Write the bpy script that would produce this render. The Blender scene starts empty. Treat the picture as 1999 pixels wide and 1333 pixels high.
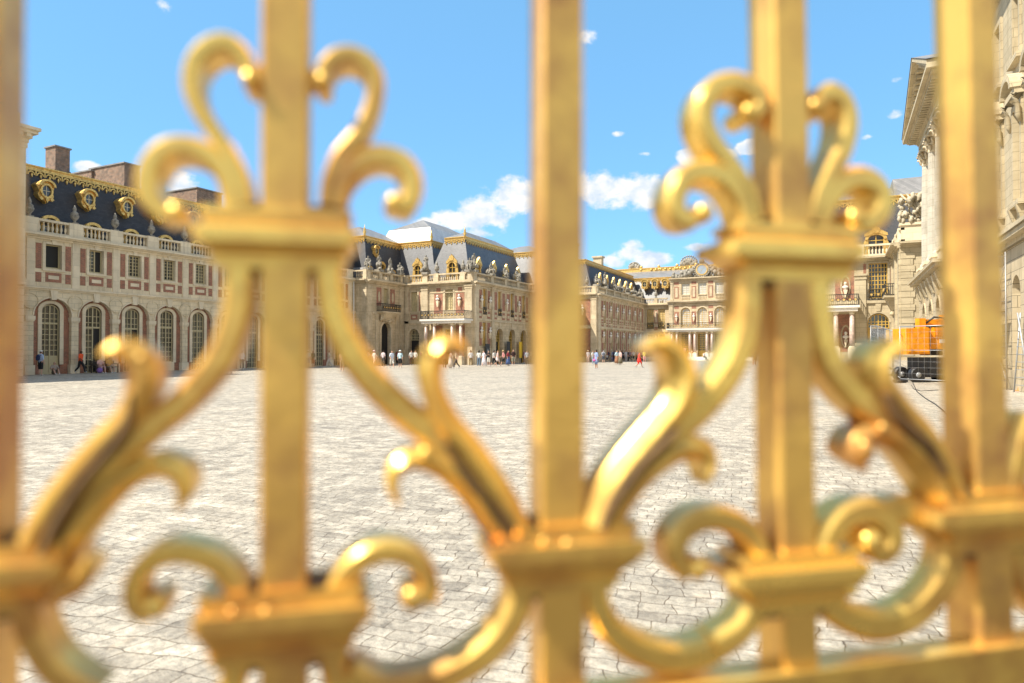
import bpy, bmesh, math, random
from mathutils import Vector, Matrix, noise
random.seed(7)
R = math.radians
C = bpy.context.scene.collection
sc = bpy.context.scene

# ------------------------------------------------------------------ camera
YAW = 26.2
FPX, CX, CY = 1300.0, 999.5, 666.5
CAMH = 1.75
PITCH = math.degrees(math.atan(17.0/FPX))
cam = bpy.data.cameras.new('camera'); camo = bpy.data.objects.new('camera', cam); C.objects.link(camo)
cam.sensor_width = 36; cam.lens = 36*FPX/1999.0
camo.location = (0, 0, CAMH)
camo.rotation_euler = (R(90+PITCH), 0, R(YAW))
cam.clip_start = 0.02; cam.clip_end = 9000
cam.dof.use_dof = True; cam.dof.focus_distance = 26.0; cam.dof.aperture_fstop = 2.15
sc.camera = camo
CM = camo.rotation_euler.to_matrix()
def ray(px, py):
    return (CM @ Vector(((px-CX)/FPX, -(py-CY)/FPX, -1.0)))
def gnd_h(x, y):
    def s(t): t = max(0, min(1, t)); return t*t*(3-2*t)
    return 1.0*s((y-40)/21)*s((x+13)/11)
def on_ground(px, py):
    r = ray(px, py)
    t = -CAMH/r.z
    for _ in range(12):
        p = Vector((0,0,CAMH))+r*t
        t = (gnd_h(p.x, p.y)-CAMH)/r.z
    p = Vector((0,0,CAMH))+r*t
    return p

# ------------------------------------------------------------------ materials
def mat(name):
    m = bpy.data.materials.new(name); m.use_nodes = True
    return m, m.node_tree, m.node_tree.nodes['Principled BSDF']
def nd(nt, t, **k):
    n = nt.nodes.new(t)
    for a, b in k.items(): setattr(n, a, b)
    return n
def ramp(nt, fac, stops):
    n = nd(nt, 'ShaderNodeValToRGB'); e = n.color_ramp.elements
    while len(e) < len(stops): e.new(0.5)
    for i, (p, c) in enumerate(stops):
        e[i].position = p; e[i].color = (c[0], c[1], c[2], 1)
    nt.links.new(fac, n.inputs[0]); return n.outputs[0]
def noise_tex(nt, scale, detail=5, rough=0.6, vec=None):
    n = nd(nt, 'ShaderNodeTexNoise'); n.inputs['Scale'].default_value = scale
    n.inputs['Detail'].default_value = detail; n.inputs['Roughness'].default_value = rough
    if vec is None:
        g = nd(nt, 'ShaderNodeNewGeometry'); vec = g.outputs['Position']
    nt.links.new(vec, n.inputs['Vector']); return n.outputs[0]
def mixc(nt, fac, a, b, mode='MIX'):
    n = nd(nt, 'ShaderNodeMix', data_type='RGBA', blend_type=mode)
    for i, v in ((0, fac), (6, a), (7, b)):
        if isinstance(v, (int, float)): n.inputs[i].default_value = v
        elif isinstance(v, tuple): n.inputs[i].default_value = (v[0], v[1], v[2], 1)
        else: nt.links.new(v, n.inputs[i])
    return n.outputs[2]
def mth(nt, op, a, b=None, c=None, clamp=False):
    n = nd(nt, 'ShaderNodeMath', operation=op, use_clamp=clamp)
    for i, v in enumerate((a, b, c)):
        if v is None: continue
        if isinstance(v, (int, float)): n.inputs[i].default_value = v
        else: nt.links.new(v, n.inputs[i])
    return n.outputs[0]
def wallvec(nt, sx=1, sz=1):
    g = nd(nt, 'ShaderNodeNewGeometry'); s = nd(nt, 'ShaderNodeSeparateXYZ'); nt.links.new(g.outputs['Position'], s.inputs[0])
    u = mth(nt, 'ADD', s.outputs[0], s.outputs[1])
    c = nd(nt, 'ShaderNodeCombineXYZ'); nt.links.new(u, c.inputs[0]); nt.links.new(s.outputs[2], c.inputs[1])
    return c.outputs[0]
def bump(nt, b, h, strength=0.4, dist=0.02):
    n = nd(nt, 'ShaderNodeBump'); n.inputs['Strength'].default_value = strength; n.inputs['Distance'].default_value = dist
    nt.links.new(h, n.inputs['Height']); nt.links.new(n.outputs[0], b.inputs['Normal'])

def plain(name, col, rough=0.6, metal=0.0, var=0.0, vscale=3.0):
    m, nt, b = mat(name)
    b.inputs['Roughness'].default_value = rough; b.inputs['Metallic'].default_value = metal
    if var:
        f = noise_tex(nt, vscale)
        c = ramp(nt, f, [(0.3, tuple(x*(1-var) for x in col)), (0.7, tuple(min(1, x*(1+var)) for x in col))])
        nt.links.new(c, b.inputs['Base Color'])
    else: b.inputs['Base Color'].default_value = (*col, 1)
    return m
def stone(name, col, joint=0.35, block=0.9, groove=0.55, var=0.16):
    m, nt, b = mat(name); b.inputs['Roughness'].default_value = 0.85
    br = nd(nt, 'ShaderNodeTexBrick'); nt.links.new(wallvec(nt), br.inputs['Vector'])
    br.inputs['Scale'].default_value = 1.0
    br.inputs['Brick Width'].default_value = block; br.inputs['Row Height'].default_value = joint
    br.inputs['Mortar Size'].default_value = 0.012; br.inputs['Mortar Smooth'].default_value = 0.3
    br.inputs['Color1'].default_value = (*col, 1); br.inputs['Color2'].default_value = (*[c*0.86 for c in col], 1)
    br.inputs['Mortar'].default_value = (*[c*groove for c in col], 1)
    f = ramp(nt, noise_tex(nt, 0.9, 8, 0.7), [(0.3, (1-var*1.6, 1-var*1.7, 1-var*1.9)), (0.62, (1, 1, 1))])
    c = mixc(nt, 1.0, br.outputs[0], f, 'MULTIPLY')
    # weather streaks and soot
    mp = nd(nt, 'ShaderNodeMapping'); mp.inputs['Scale'].default_value = (3.0, 3.0, 0.35)
    g = nd(nt, 'ShaderNodeNewGeometry'); nt.links.new(g.outputs['Position'], mp.inputs[0])
    s = ramp(nt, noise_tex(nt, 0.8, 6, 0.65, mp.outputs[0]), [(0.33, (0.62, 0.6, 0.57)), (0.45, (1, 1, 1))])
    c = mixc(nt, 0.5, c, s, 'MULTIPLY')
    nt.links.new(c, b.inputs['Base Color'])
    bump(nt, b, br.outputs['Fac'], -0.4, 0.02)
    return m
M = {}
M['stone'] = stone('limestone', (0.82, 0.69, 0.47))
M['stone_mid'] = stone('court_limestone', (0.66, 0.53, 0.345), 0.35, 0.9, 0.5, 0.2)
M['trim_mid'] = stone('court_trim_limestone', (0.68, 0.56, 0.38), 0.9, 1.7, 0.6, 0.22)
M['stone_pale'] = stone('pale_limestone', (0.56, 0.47, 0.31), 0.42, 1.3, 0.5, 0.15)
M['stone_rust'] = stone('rusticated_limestone', (0.57, 0.47, 0.31), 0.52, 1.6, 0.25, 0.14)
M['stone_trim'] = stone('trim_limestone', (0.82, 0.70, 0.50), 0.9, 1.7, 0.7, 0.12)
M['marble'] = plain('white_marble', (0.75, 0.70, 0.62), 0.5, 0, 0.15, 8)
M['pinkmarble'] = plain('pink_marble', (0.48, 0.37, 0.31), 0.35, 0, 0.3, 6)
M['statue'] = plain('weathered_statue_stone', (0.27, 0.245, 0.20), 0.85, 0, 0.5, 5)
M['statue_pale'] = plain('pale_carved_stone', (.46, .40, .29), .85, 0, .35, 5)
M['column'] = stone('fluted_column_stone', (0.54, 0.50, 0.41), 0.42, 60, 0.6, 0.16)
def brickm():
    m, nt, b = mat('red_brick'); b.inputs['Roughness'].default_value = 0.9
    br = nd(nt, 'ShaderNodeTexBrick'); nt.links.new(wallvec(nt), br.inputs['Vector'])
    br.inputs['Scale'].default_value = 1.0; br.inputs['Brick Width'].default_value = 0.24; br.inputs['Row Height'].default_value = 0.075
    br.inputs['Mortar Size'].default_value = 0.009; br.inputs['Mortar Smooth'].default_value = 0.2
    br.inputs['Color1'].default_value = (0.40, 0.15, 0.085, 1); br.inputs['Color2'].default_value = (0.25, 0.11, 0.07, 1)
    br.inputs['Mortar'].default_value = (0.36, 0.27, 0.2, 1)
    f = ramp(nt, noise_tex(nt, 2.2, 6, 0.7), [(0.3, (0.7, 0.7, 0.72)), (0.65, (1.15, 1.1, 1.05))])
    nt.links.new(mixc(nt, 1.0, br.outputs[0], f, 'MULTIPLY'), b.inputs['Base Color'])
    bump(nt, b, br.outputs['Fac'], -0.3, 0.01)
    return m
M['brick'] = brickm()
m, nt, b = mat('chimney_brick'); b.inputs['Roughness'].default_value = 0.9
br = nd(nt, 'ShaderNodeTexBrick'); nt.links.new(wallvec(nt), br.inputs['Vector']); br.inputs['Scale'].default_value = 1
br.inputs['Brick Width'].default_value = 0.3; br.inputs['Row Height'].default_value = 0.1; br.inputs['Mortar Size'].default_value = 0.015
br.inputs['Color1'].default_value = (0.26, 0.14, 0.085, 1); br.inputs['Color2'].default_value = (0.15, 0.10, 0.075, 1); br.inputs['Mortar'].default_value = (0.30, 0.25, 0.2, 1)
f = ramp(nt, noise_tex(nt, 3.0, 8, .8), [(.35, (.45, .45, .45)), (.6, (1.3, 1.25, 1.2))])
nt.links.new(mixc(nt, 1.0, br.outputs[0], f, 'MULTIPLY'), b.inputs['Base Color']); M['chimney'] = m
def slatem(name, c1, c2, rough, rows=0.16):
    m, nt, b = mat(name)
    br = nd(nt, 'ShaderNodeTexBrick'); nt.links.new(wallvec(nt), br.inputs['Vector']); br.inputs['Scale'].default_value = 1
    br.inputs['Brick Width'].default_value = 0.24; br.inputs['Row Height'].default_value = rows; br.inputs['Mortar Size'].default_value = 0.006
    br.inputs['Color1'].default_value = (*c1, 1); br.inputs['Color2'].default_value = (*c2, 1); br.inputs['Mortar'].default_value = (*[x*0.5 for x in c1], 1)
    f = ramp(nt, noise_tex(nt, 0.7, 7, 0.7), [(0.3, (0.75, 0.75, 0.75)), (0.7, (1.2, 1.2, 1.2))])
    nt.links.new(mixc(nt, 1.0, br.outputs[0], f, 'MULTIPLY'), b.inputs['Base Color'])
    b.inputs['Roughness'].default_value = rough
    bump(nt, b, br.outputs['Fac'], -0.25, 0.01)
    return m
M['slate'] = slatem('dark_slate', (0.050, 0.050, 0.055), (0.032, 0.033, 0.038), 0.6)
M['slate_lit'] = slatem('sunlit_slate', (0.12, 0.12, 0.125), (0.085, 0.085, 0.09), 0.4)  # lighter slate copy, sun on the slopes put into its colour
M['lead'] = slatem('lead_sheet', (0.25, 0.24, 0.23), (0.19, 0.185, 0.18), 0.5, 1.4)
M['lead_glare'] = slatem('sun_glare_lead', (0.72, 0.70, 0.67), (0.66, 0.64, 0.62), 0.3, 1.4)  # pale lead copy, sun glare put into its colour
def goldm(name, base, worn, rough, wear=(0.42, 0.62), scale=6, metal=1.0):
    m, nt, b = mat(name); b.inputs['Metallic'].default_value = metal
    n = noise_tex(nt, scale, 7, 0.65)
    nt.links.new(ramp(nt, n, [(wear[0], base), (wear[1], worn)]), b.inputs['Base Color'])
    rr = nd(nt, 'ShaderNodeMapRange'); rr.inputs[1].default_value = 0.3; rr.inputs[2].default_value = 0.7
    rr.inputs[3].default_value = rough; rr.inputs[4].default_value = rough+0.16
    nt.links.new(n, rr.inputs[0]); nt.links.new(rr.outputs[0], b.inputs['Roughness'])
    bump(nt, b, noise_tex(nt, scale*6, 2, 0.5), 0.35, 0.002)
    return m
M['gilt'] = goldm('roof_gilding', (0.92, 0.62, 0.20), (0.42, 0.27, 0.09), 0.38, (0.35, 0.7), 6, 0.6)
M['bar_gold'] = goldm('upright_bar_gilding', (0.93, 0.56, 0.13), (0.50, 0.24, 0.08), 0.30, (0.43, 0.64), 7, 0.52)
M['shade_patina'] = plain('bronze_shade_patina', (.17, .095, .035), .8, 0, .45, 40)  # dark bronze for shade painted in leaf grooves and at collar edges
M['fence_gold'] = goldm('fence_gilding', (1.0, 0.66, 0.155), (0.62, 0.30, 0.08), 0.22, (0.47, 0.66), 8, 0.55)
M['gold_paint'] = plain('ochre_gold_paint', (0.62, 0.40, 0.09), 0.4, 0.25, 0.15, 3)
M['frame_cream'] = plain('cream_window_paint', (0.50, 0.42, 0.24), 0.5)
M['frame_white'] = plain('pale_glazing_bars', (0.62, 0.55, 0.38), 0.5)
M['glass'] = plain('dark_window_glass', (0.035, 0.035, 0.03), 0.08, 0, 0.5, 0.6)
M['glass'].node_tree.nodes['Principled BSDF'].inputs['Specular IOR Level'].default_value = 0.8
M['glass_hazy'] = plain('hazy_window_glass', (0.10, 0.095, 0.07), 0.12, 0, 0.6, 1.5)
M['curtain'] = plain('curtained_glass', (0.55, 0.45, 0.25), 0.25, 0, 0.35, 0.9)
M['blind'] = plain('white_blind_glass', (0.62, 0.62, 0.60), 0.2, 0, 0.12, 1.2)
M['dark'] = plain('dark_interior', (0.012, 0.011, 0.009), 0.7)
M['door'] = plain('ochre_door', (0.36, 0.27, 0.12), 0.5, 0, 0.2, 2)
M['iron'] = plain('black_wrought_iron', (0.03, 0.028, 0.025), 0.5)
M['pipe'] = plain('pale_downpipe', (0.62, 0.62, 0.60), 0.4)
M['orange'] = plain('orange_machine_paint', (0.80, 0.30, 0.012), 0.4, 0, 0.25, 3)
M['black'] = plain('black_plastic', (0.02, 0.02, 0.022), 0.5)
M['steel'] = plain('galvanised_steel', (0.40, 0.41, 0.42), 0.5, 0.5)
M['white'] = plain('white_paint', (0.75, 0.75, 0.73), 0.5)
M['yellow'] = plain('yellow_banner', (0.85, 0.52, 0.02), 0.6)
M['wood'] = plain('dark_bench_wood', (0.07, 0.05, 0.035), 0.6)
M['clockface'] = plain('blue_grey_clock_face', (0.30, 0.36, 0.42), 0.4)

# cobbles
def cobbles():
    m, nt, b = mat('granite_setts'); b.inputs['Roughness'].default_value = 0.62
    g = nd(nt, 'ShaderNodeNewGeometry')
    mp = nd(nt, 'ShaderNodeMapping'); mp.inputs['Rotation'].default_value = (0, 0, R(-8)); nt.links.new(g.outputs['Position'], mp.inputs[0])
    w = nd(nt, 'ShaderNodeTexNoise'); w.inputs['Scale'].default_value = 2.6; w.inputs['Detail'].default_value = 3; nt.links.new(mp.outputs[0], w.inputs['Vector'])
    w2 = nd(nt, 'ShaderNodeTexNoise'); w2.inputs['Scale'].default_value = 0.35; w2.inputs['Detail'].default_value = 1; nt.links.new(mp.outputs[0], w2.inputs['Vector'])
    def off(src, amt):
        s = nd(nt, 'ShaderNodeVectorMath', operation='SUBTRACT'); nt.links.new(src, s.inputs[0]); s.inputs[1].default_value = (.5, .5, .5)
        k = nd(nt, 'ShaderNodeVectorMath', operation='SCALE'); k.inputs['Scale'].default_value = amt; nt.links.new(s.outputs[0], k.inputs[0]); return k.outputs[0]
    a = nd(nt, 'ShaderNodeVectorMath', operation='ADD'); nt.links.new(mp.outputs[0], a.inputs[0]); nt.links.new(off(w.outputs[1], 0.16), a.inputs[1])
    a2 = nd(nt, 'ShaderNodeVectorMath', operation='ADD'); nt.links.new(a.outputs[0], a2.inputs[0]); nt.links.new(off(w2.outputs[1], 0.9), a2.inputs[1])
    br = nd(nt, 'ShaderNodeTexBrick'); nt.links.new(a2.outputs[0], br.inputs['Vector']); br.inputs['Scale'].default_value = 1
    br.inputs['Brick Width'].default_value = 0.20; br.inputs['Row Height'].default_value = 0.155; br.inputs['Mortar Size'].default_value = 0.0045
    br.inputs['Mortar Smooth'].default_value = 0.5; br.squash = 1.25; br.squash_frequency = 3; br.offset = .42
    br.inputs['Color1'].default_value = (0.60, 0.55, 0.46, 1); br.inputs['Color2'].default_value = (0.41, 0.37, 0.305, 1); br.inputs['Mortar'].default_value = (0.22, 0.175, 0.125, 1)
    big = ramp(nt, noise_tex(nt, 0.35, 6, 0.65), [(0.32, (0.80, 0.80, 0.80)), (0.56, (1.06, 1.05, 1.03))])
    fine = ramp(nt, noise_tex(nt, 14, 9, 0.8), [(0.36, (0.52, 0.51, 0.50)), (0.56, (1.10, 1.09, 1.07))])
    mid = ramp(nt, noise_tex(nt, 3.3, 3, 0.6), [(0.36, (0.74, 0.73, 0.72)), (0.62, (1.10, 1.09, 1.07))])
    c = mixc(nt, 1, br.outputs[0], big, 'MULTIPLY'); c = mixc(nt, 1, c, fine, 'MULTIPLY'); c = mixc(nt, 1, c, mid, 'MULTIPLY')
    rust = ramp(nt, noise_tex(nt, 1.7, 4, 0.6), [(0.62, (1, 1, 1)), (0.75, (1.08, 0.93, 0.78))])
    c = mixc(nt, 1, c, rust, 'MULTIPLY')
    nt.links.new(c, b.inputs['Base Color'])
    h = mth(nt, 'ADD', mth(nt, 'MULTIPLY', br.outputs['Fac'], -1.0), mth(nt, 'MULTIPLY', noise_tex(nt, 9, 8, 0.75), 1.6))
    bump(nt, b, h, 0.75, 0.03)
    return m
M['cobbles'] = cobbles()

# ------------------------------------------------------------------ mesh builder
class Fr:
    """wall frame: u along the wall, d outwards, z up"""
    def __init__(s, kind, c): s.k, s.c = kind, c
    def __call__(s, u, d, z):
        if s.k == 'E': return (s.c+d, u, z)
        if s.k == 'W': return (s.c-d, u, z)
        if s.k == 'S': return (u, s.c-d, z)
        return (u, d, z)
WORLD = Fr('N', 0)
class MB:
    def __init__(s): s.v = []; s.f = []; s.sm = []
    def add(s, vs, fs, smooth=False):
        o = len(s.v); s.v += [tuple(p) for p in vs]
        for f in fs: s.f.append([o+i for i in f]); s.sm.append(smooth)
    def box(s, F, u0, u1, d0, d1, z0, z1):
        vs = [F(u, d, z) for u in (u0, u1) for d in (d0, d1) for z in (z0, z1)]
        s.add(vs, [(0,1,3,2),(4,6,7,5),(0,4,5,1),(2,3,7,6),(0,2,6,4),(1,5,7,3)])
    def frus(s, F, a, b):
        # a, b = (u0,u1,d0,d1,z)
        vs = [F(a[0],a[2],a[4]),F(a[1],a[2],a[4]),F(a[1],a[3],a[4]),F(a[0],a[3],a[4]),
              F(b[0],b[2],b[4]),F(b[1],b[2],b[4]),F(b[1],b[3],b[4]),F(b[0],b[3],b[4])]
        s.add(vs, [(0,3,2,1),(4,5,6,7),(0,1,5,4),(1,2,6,5),(2,3,7,6),(3,0,4,7)])
    def prism(s, F, poly, d0, d1):
        n = len(poly)
        vs = [F(u, d0, z) for u, z in poly]+[F(u, d1, z) for u, z in poly]
        s.add(vs, [tuple(range(n))[::-1], tuple(range(n, 2*n))]+[(i, (i+1) % n, n+(i+1) % n, n+i) for i in range(n)])
    def quad(s, *p): s.add(p, [tuple(range(len(p)))])
    def lathe(s, F, u, d, prof, n=8, sc=1, smooth=True):
        vs = []
        for r, z in prof:
            for i in range(n):
                a = 2*math.pi*(i+.5)/n; vs.append(F(u+r*math.cos(a)*sc, d+r*math.sin(a), z))
        fs = []
        for j in range(len(prof)-1):
            for i in range(n):
                k = (i+1) % n; fs.append((j*n+i, j*n+k, (j+1)*n+k, (j+1)*n+i))
        fs.append(tuple(range(n))[::-1]); fs.append(tuple((len(prof)-1)*n+i for i in range(n)))
        s.add(vs, fs, smooth)
    def blob(s, c, r, sc=(1,1,1), seg=8, rings=5, jit=0.0):
        vs = []; fs = []
        c = Vector(c)
        vs.append((c+Vector((0,0,r*sc[2]))))
        for j in range(1, rings):
            th = math.pi*j/rings
            for i in range(seg):
                ph = 2*math.pi*i/seg; q = 1+random.uniform(-jit, jit)
                vs.append(c+Vector((r*sc[0]*math.sin(th)*math.cos(ph), r*sc[1]*math.sin(th)*math.sin(ph), r*sc[2]*math.cos(th)))*q)
        vs.append(c-Vector((0,0,r*sc[2])))
        for i in range(seg): fs.append((0, 1+i, 1+(i+1) % seg))
        for j in range(rings-2):
            for i in range(seg):
                a = 1+j*seg; k = (i+1) % seg; fs.append((a+i, a+seg+i, a+seg+k, a+k))
        a = 1+(rings-2)*seg; l = len(vs)-1
        for i in range(seg): fs.append((a+i, l, a+(i+1) % seg))
        s.add(vs, fs, True)
    def tube(s, pts, rad, n=8, smooth=True):
        pts = [Vector(p) for p in pts]; vs = []; fs = []
        if not hasattr(rad, '__len__'): rad = [rad]*len(pts)
        up = Vector((0, 0, 1))
        for i, p in enumerate(pts):
            t = (pts[min(i+1, len(pts)-1)]-pts[max(i-1, 0)]).normalized()
            x = t.cross(up)
            if x.length < 0.05: x = t.cross(Vector((1, 0, 0)))
            x.normalize(); y = x.cross(t)
            for k in range(n):
                a = 2*math.pi*k/n; vs.append(p+(x*math.cos(a)+y*math.sin(a))*rad[i])
        for j in range(len(pts)-1):
            for i in range(n):
                k = (i+1) % n; fs.append((j*n+i, j*n+k, (j+1)*n+k, (j+1)*n+i))
        fs.append(tuple(range(n))[::-1]); fs.append(tuple((len(pts)-1)*n+i for i in range(n)))
        s.add(vs, fs, smooth)
    def build(s, name, m, parent=None, recalc=True):
        if not s.v: return None
        org = Vector(parent_loc(parent)) if parent else Vector((0, 0, 0))
        me = bpy.data.meshes.new(name)
        me.from_pydata([tuple(Vector(p)-org) for p in s.v], [], s.f)
        for p, sm in zip(me.polygons, s.sm): p.use_smooth = sm
        if recalc:
            bm = bmesh.new(); bm.from_mesh(me); bmesh.ops.recalc_face_normals(bm, faces=bm.faces[:]); bm.to_mesh(me); bm.free()
        me.materials.append(m if not isinstance(m, str) else M[m])
        o = bpy.data.objects.new(name, me); C.objects.link(o)
        if parent: o.parent = parent
        return o
def parent_loc(p):
    v = Vector((0, 0, 0))
    while p: v += p.location; p = p.parent
    return v
def tag(o, label=None, cat=None, group=None, kind=None):
    if label: o['label'] = label
    if cat: o['category'] = cat
    if group: o['group'] = group
    if kind: o['kind'] = kind
    return o
def thing(name, loc, label, cat, group=None):
    o = bpy.data.objects.new(name, None); C.objects.link(o); o.location = loc; o.empty_display_size = 0.3
    return tag(o, label, cat, group)

def arcpts(uc, half, zs, rise, n=10):
    return [(uc+half*math.cos(math.pi*i/n), zs+rise*math.sin(math.pi*i/n)) for i in range(n+1)]   # right to left
def wall(mb, F, u0, u1, z0, z1, d0, d1, holes):
    """holes: (uc, half, zb, zt, rise) ; rise>0 = arched top whose apex is zt"""
    e = .005; holes = [(h[0], h[1]+e, h[2]-e, h[3]+e, h[4]+(e if h[4] > 0 else 0)) for h in holes]
    cuts = sorted(set([u0, u1]+[h[0]-h[1] for h in holes]+[h[0]+h[1] for h in holes]))
    cuts = [c for c in cuts if u0-1e-6 <= c <= u1+1e-6]
    for a, b in zip(cuts[:-1], cuts[1:]):
        if b-a < 1e-4: continue
        mid = (a+b)/2; hs = sorted([h for h in holes if abs(mid-h[0]) < h[1]], key=lambda h: h[2])
        z = z0
        for h in hs:
            if h[2] > z+1e-4: mb.box(F, a, b, d0, d1, z, h[2])
            z = h[3]
        if z < z1-1e-4: mb.box(F, a, b, d0, d1, z, z1)
    for h in holes:
        if h[4] > 0:
            pts = arcpts(h[0], h[1], h[3]-h[4], h[4])
            for p, q in zip(pts[:-1], pts[1:]):
                mb.prism(F, [q, p, (p[0], h[3]), (q[0], h[3])] if abs(p[1]-h[3]) > 1e-4 and abs(q[1]-h[3]) > 1e-4 else
                         ([q, p, (p[0], h[3])] if abs(q[1]-h[3]) <= 1e-4 else [q, p, (q[0], h[3])]), d0, d1)
def band(mb, F, uc, hi, ho, zs, ri, ro, d0, d1, n=12):
    a = arcpts(uc, hi, zs, ri, n); b = arcpts(uc, ho, zs, ro, n)
    for i in range(n): mb.prism(F, [a[i], b[i], b[i+1], a[i+1]], d0, d1)

def window(P, F, uc, z0, z1, w, d, rise=0.0, cols=4, rows=6, fm='frame_cream', pm='glass', opened=0, transom=None, name='window', bar=0.045, door_h=0.0):
    """casement: outer frame, centre post, glazing bars, with the glass as a child"""
    f = MB(); h = w/2; zs = z1-rise; t = 0.07
    f.box(F, uc-h, uc-h+t, d, d+.08, z0, zs); f.box(F, uc+h-t, uc+h, d, d+.08, z0, zs)
    f.box(F, uc-h+t, uc+h-t, d, d+.08, z0, z0+t)
    if rise > 0: band(f, F, uc, h-t, h, zs, rise-t, rise, d, d+.08, 8)
    else: f.box(F, uc-h+t, uc+h-t, d, d+.08, z1-t, z1)
    top = z1-t if rise == 0 else z1-t-0.01
    if not opened == 3: f.box(F, uc-.04, uc+.04, d+.005, d+.09, z0+t, top)
    if transom: f.box(F, uc-h+t, uc+h-t, d+.01, d+.1, transom-.06, transom+.06)
    zb = z0+t
    if door_h: f.box(F, uc-h+t, uc+h-t, d+.01, d+.06, z0+t, z0+door_h); zb = z0+door_h
    half = (-1, 1)
    for sgn in half:
        if opened == 3 or (opened == 1 and sgn == 1): 
            if not transom: continue
            zb2 = transom+.06
        else: zb2 = zb
        c2 = cols//2
        for i in range(1, c2+0):
            u = uc+sgn*h*i/c2
            zt = zs if rise == 0 else zs+rise*math.sqrt(max(0, 1-(i/c2)**2))-.03
            f.box(F, u-bar/2, u+bar/2, d+.02, d+.06, zb2, min(zt, top))
        lo, hi = (uc-h+t, uc-.04) if sgn < 0 else (uc+.04, uc+h-t)
        for j in range(1, rows):
            z = zb+(zs+rise*.45-zb)*j/rows
            if z < zb2: continue
            if z > zs and rise > 0:
                k = h*math.sqrt(max(0, 1-((z-zs)/rise)**2))-t
                l2, h2 = (max(lo, uc-k), hi) if sgn < 0 else (lo, min(hi, uc+k))
            else: l2, h2 = lo, hi
            if h2 > l2: f.box(F, l2, h2, d+.022, d+.058, z-bar/2, z+bar/2)
    o = f.build(name, fm, P)
    g = MB()
    poly = [(uc-h+.02, z0+.02), (uc+h-.02, z0+.02)]+([(uc+h-.02, zs), (uc-h+.02, zs)] if rise == 0 else arcpts(uc, h-.02, zs, rise-.02, 8))
    g.prism(F, poly, d-.03, d+.015)
    g.build('pane', 'dark' if opened == 3 else pm, o)
    if opened == 1:
        k = MB(); k.box(F, uc+.05, uc+h-t, d+.02, d+.03, zb, (transom or z1)-.07); k.build('open_leaf_gap', 'dark', o)
    return o

def balusters(mb, F, u0, u1, d, z0, z1, n):
    H = z1-z0
    for i in range(n):
        u = u0+(u1-u0)*(i+.5)/n
        mb.lathe(F, u, d, [(.075, z0), (.075, z0+.06*H), (.045, z0+.12*H), (.095, z0+.35*H), (.085, z0+.5*H), (.04, z0+.8*H), (.07, z0+.92*H), (.075, z1)], 6)
def balustrade(mb, F, u0, u1, z, peds, pw=.9, d=0.0, per=.27, h=1.1):
    mb.box(F, u0, u1, d-.38, d+.06, z, z+.2); mb.box(F, u0, u1, d-.36, d+.05, z+h-.17, z+h)
    peds = sorted(peds)
    for p in peds: mb.box(F, max(u0, p-pw/2), min(u1, p+pw/2), d-.4, d+.085, z+.003, z+h+.02)
    e = [u0]+sum([[p-pw/2, p+pw/2] for p in peds], [])+[u1]
    for a, b in zip(e[0::2], e[1::2]):
        if b-a > .3: balusters(mb, F, a, b, d-.16, z+.2, z+h-.17, max(1, int((b-a)/per)))
def cornice(mb, F, u0, u1, z, h=.42, out=.45, ext=0.0):
    for k, (zz, o) in enumerate(((0, .12), (.35, .28), (.62, .45))):
        q = out*o/.45
        mb.box(F, u0-ext*q, u1+ext*q, -.3, q, z+h*zz, z+h*((.35, .62, 1.0)[k])-.001)
def crest(mb, F, u0, u1, d, z, step=.62, tilt=.32):
    """gilded lead band on the mansard edge with pendants under it"""
    mb.box(F, u0, u1, d-.12, d+.18, z+.26, z+.36); mb.box(F, u0, u1, d-.12, d+.06, z+.02, z+.26); mb.box(F, u0, u1, d-.12, d+.14, z-.04, z+.02)
    n = max(1, int((u1-u0)/step)); w = (u1-u0)/n
    for i in range(n):
        uc = u0+(i+.5)*w; q = w*.5
        band(mb, F, uc, q*.6, q*.8, z-.38, .2, .3, d+.05+.1*tilt, d+.14+.1*tilt, 6)
        mb.prism(F, [(uc-q*.2, z-.4), (uc, z-.62), (uc+q*.2, z-.4), (uc, z-.24)], d+.06+.2*tilt, d+.2+.2*tilt)
        mb.prism(F, [(uc+q-.05, z-.04), (uc+q-.04, z-.34), (uc+q, z-.46), (uc+q+.04, z-.34), (uc+q+.05, z-.04)], d+.05+.12*tilt, d+.15+.12*tilt)
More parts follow.
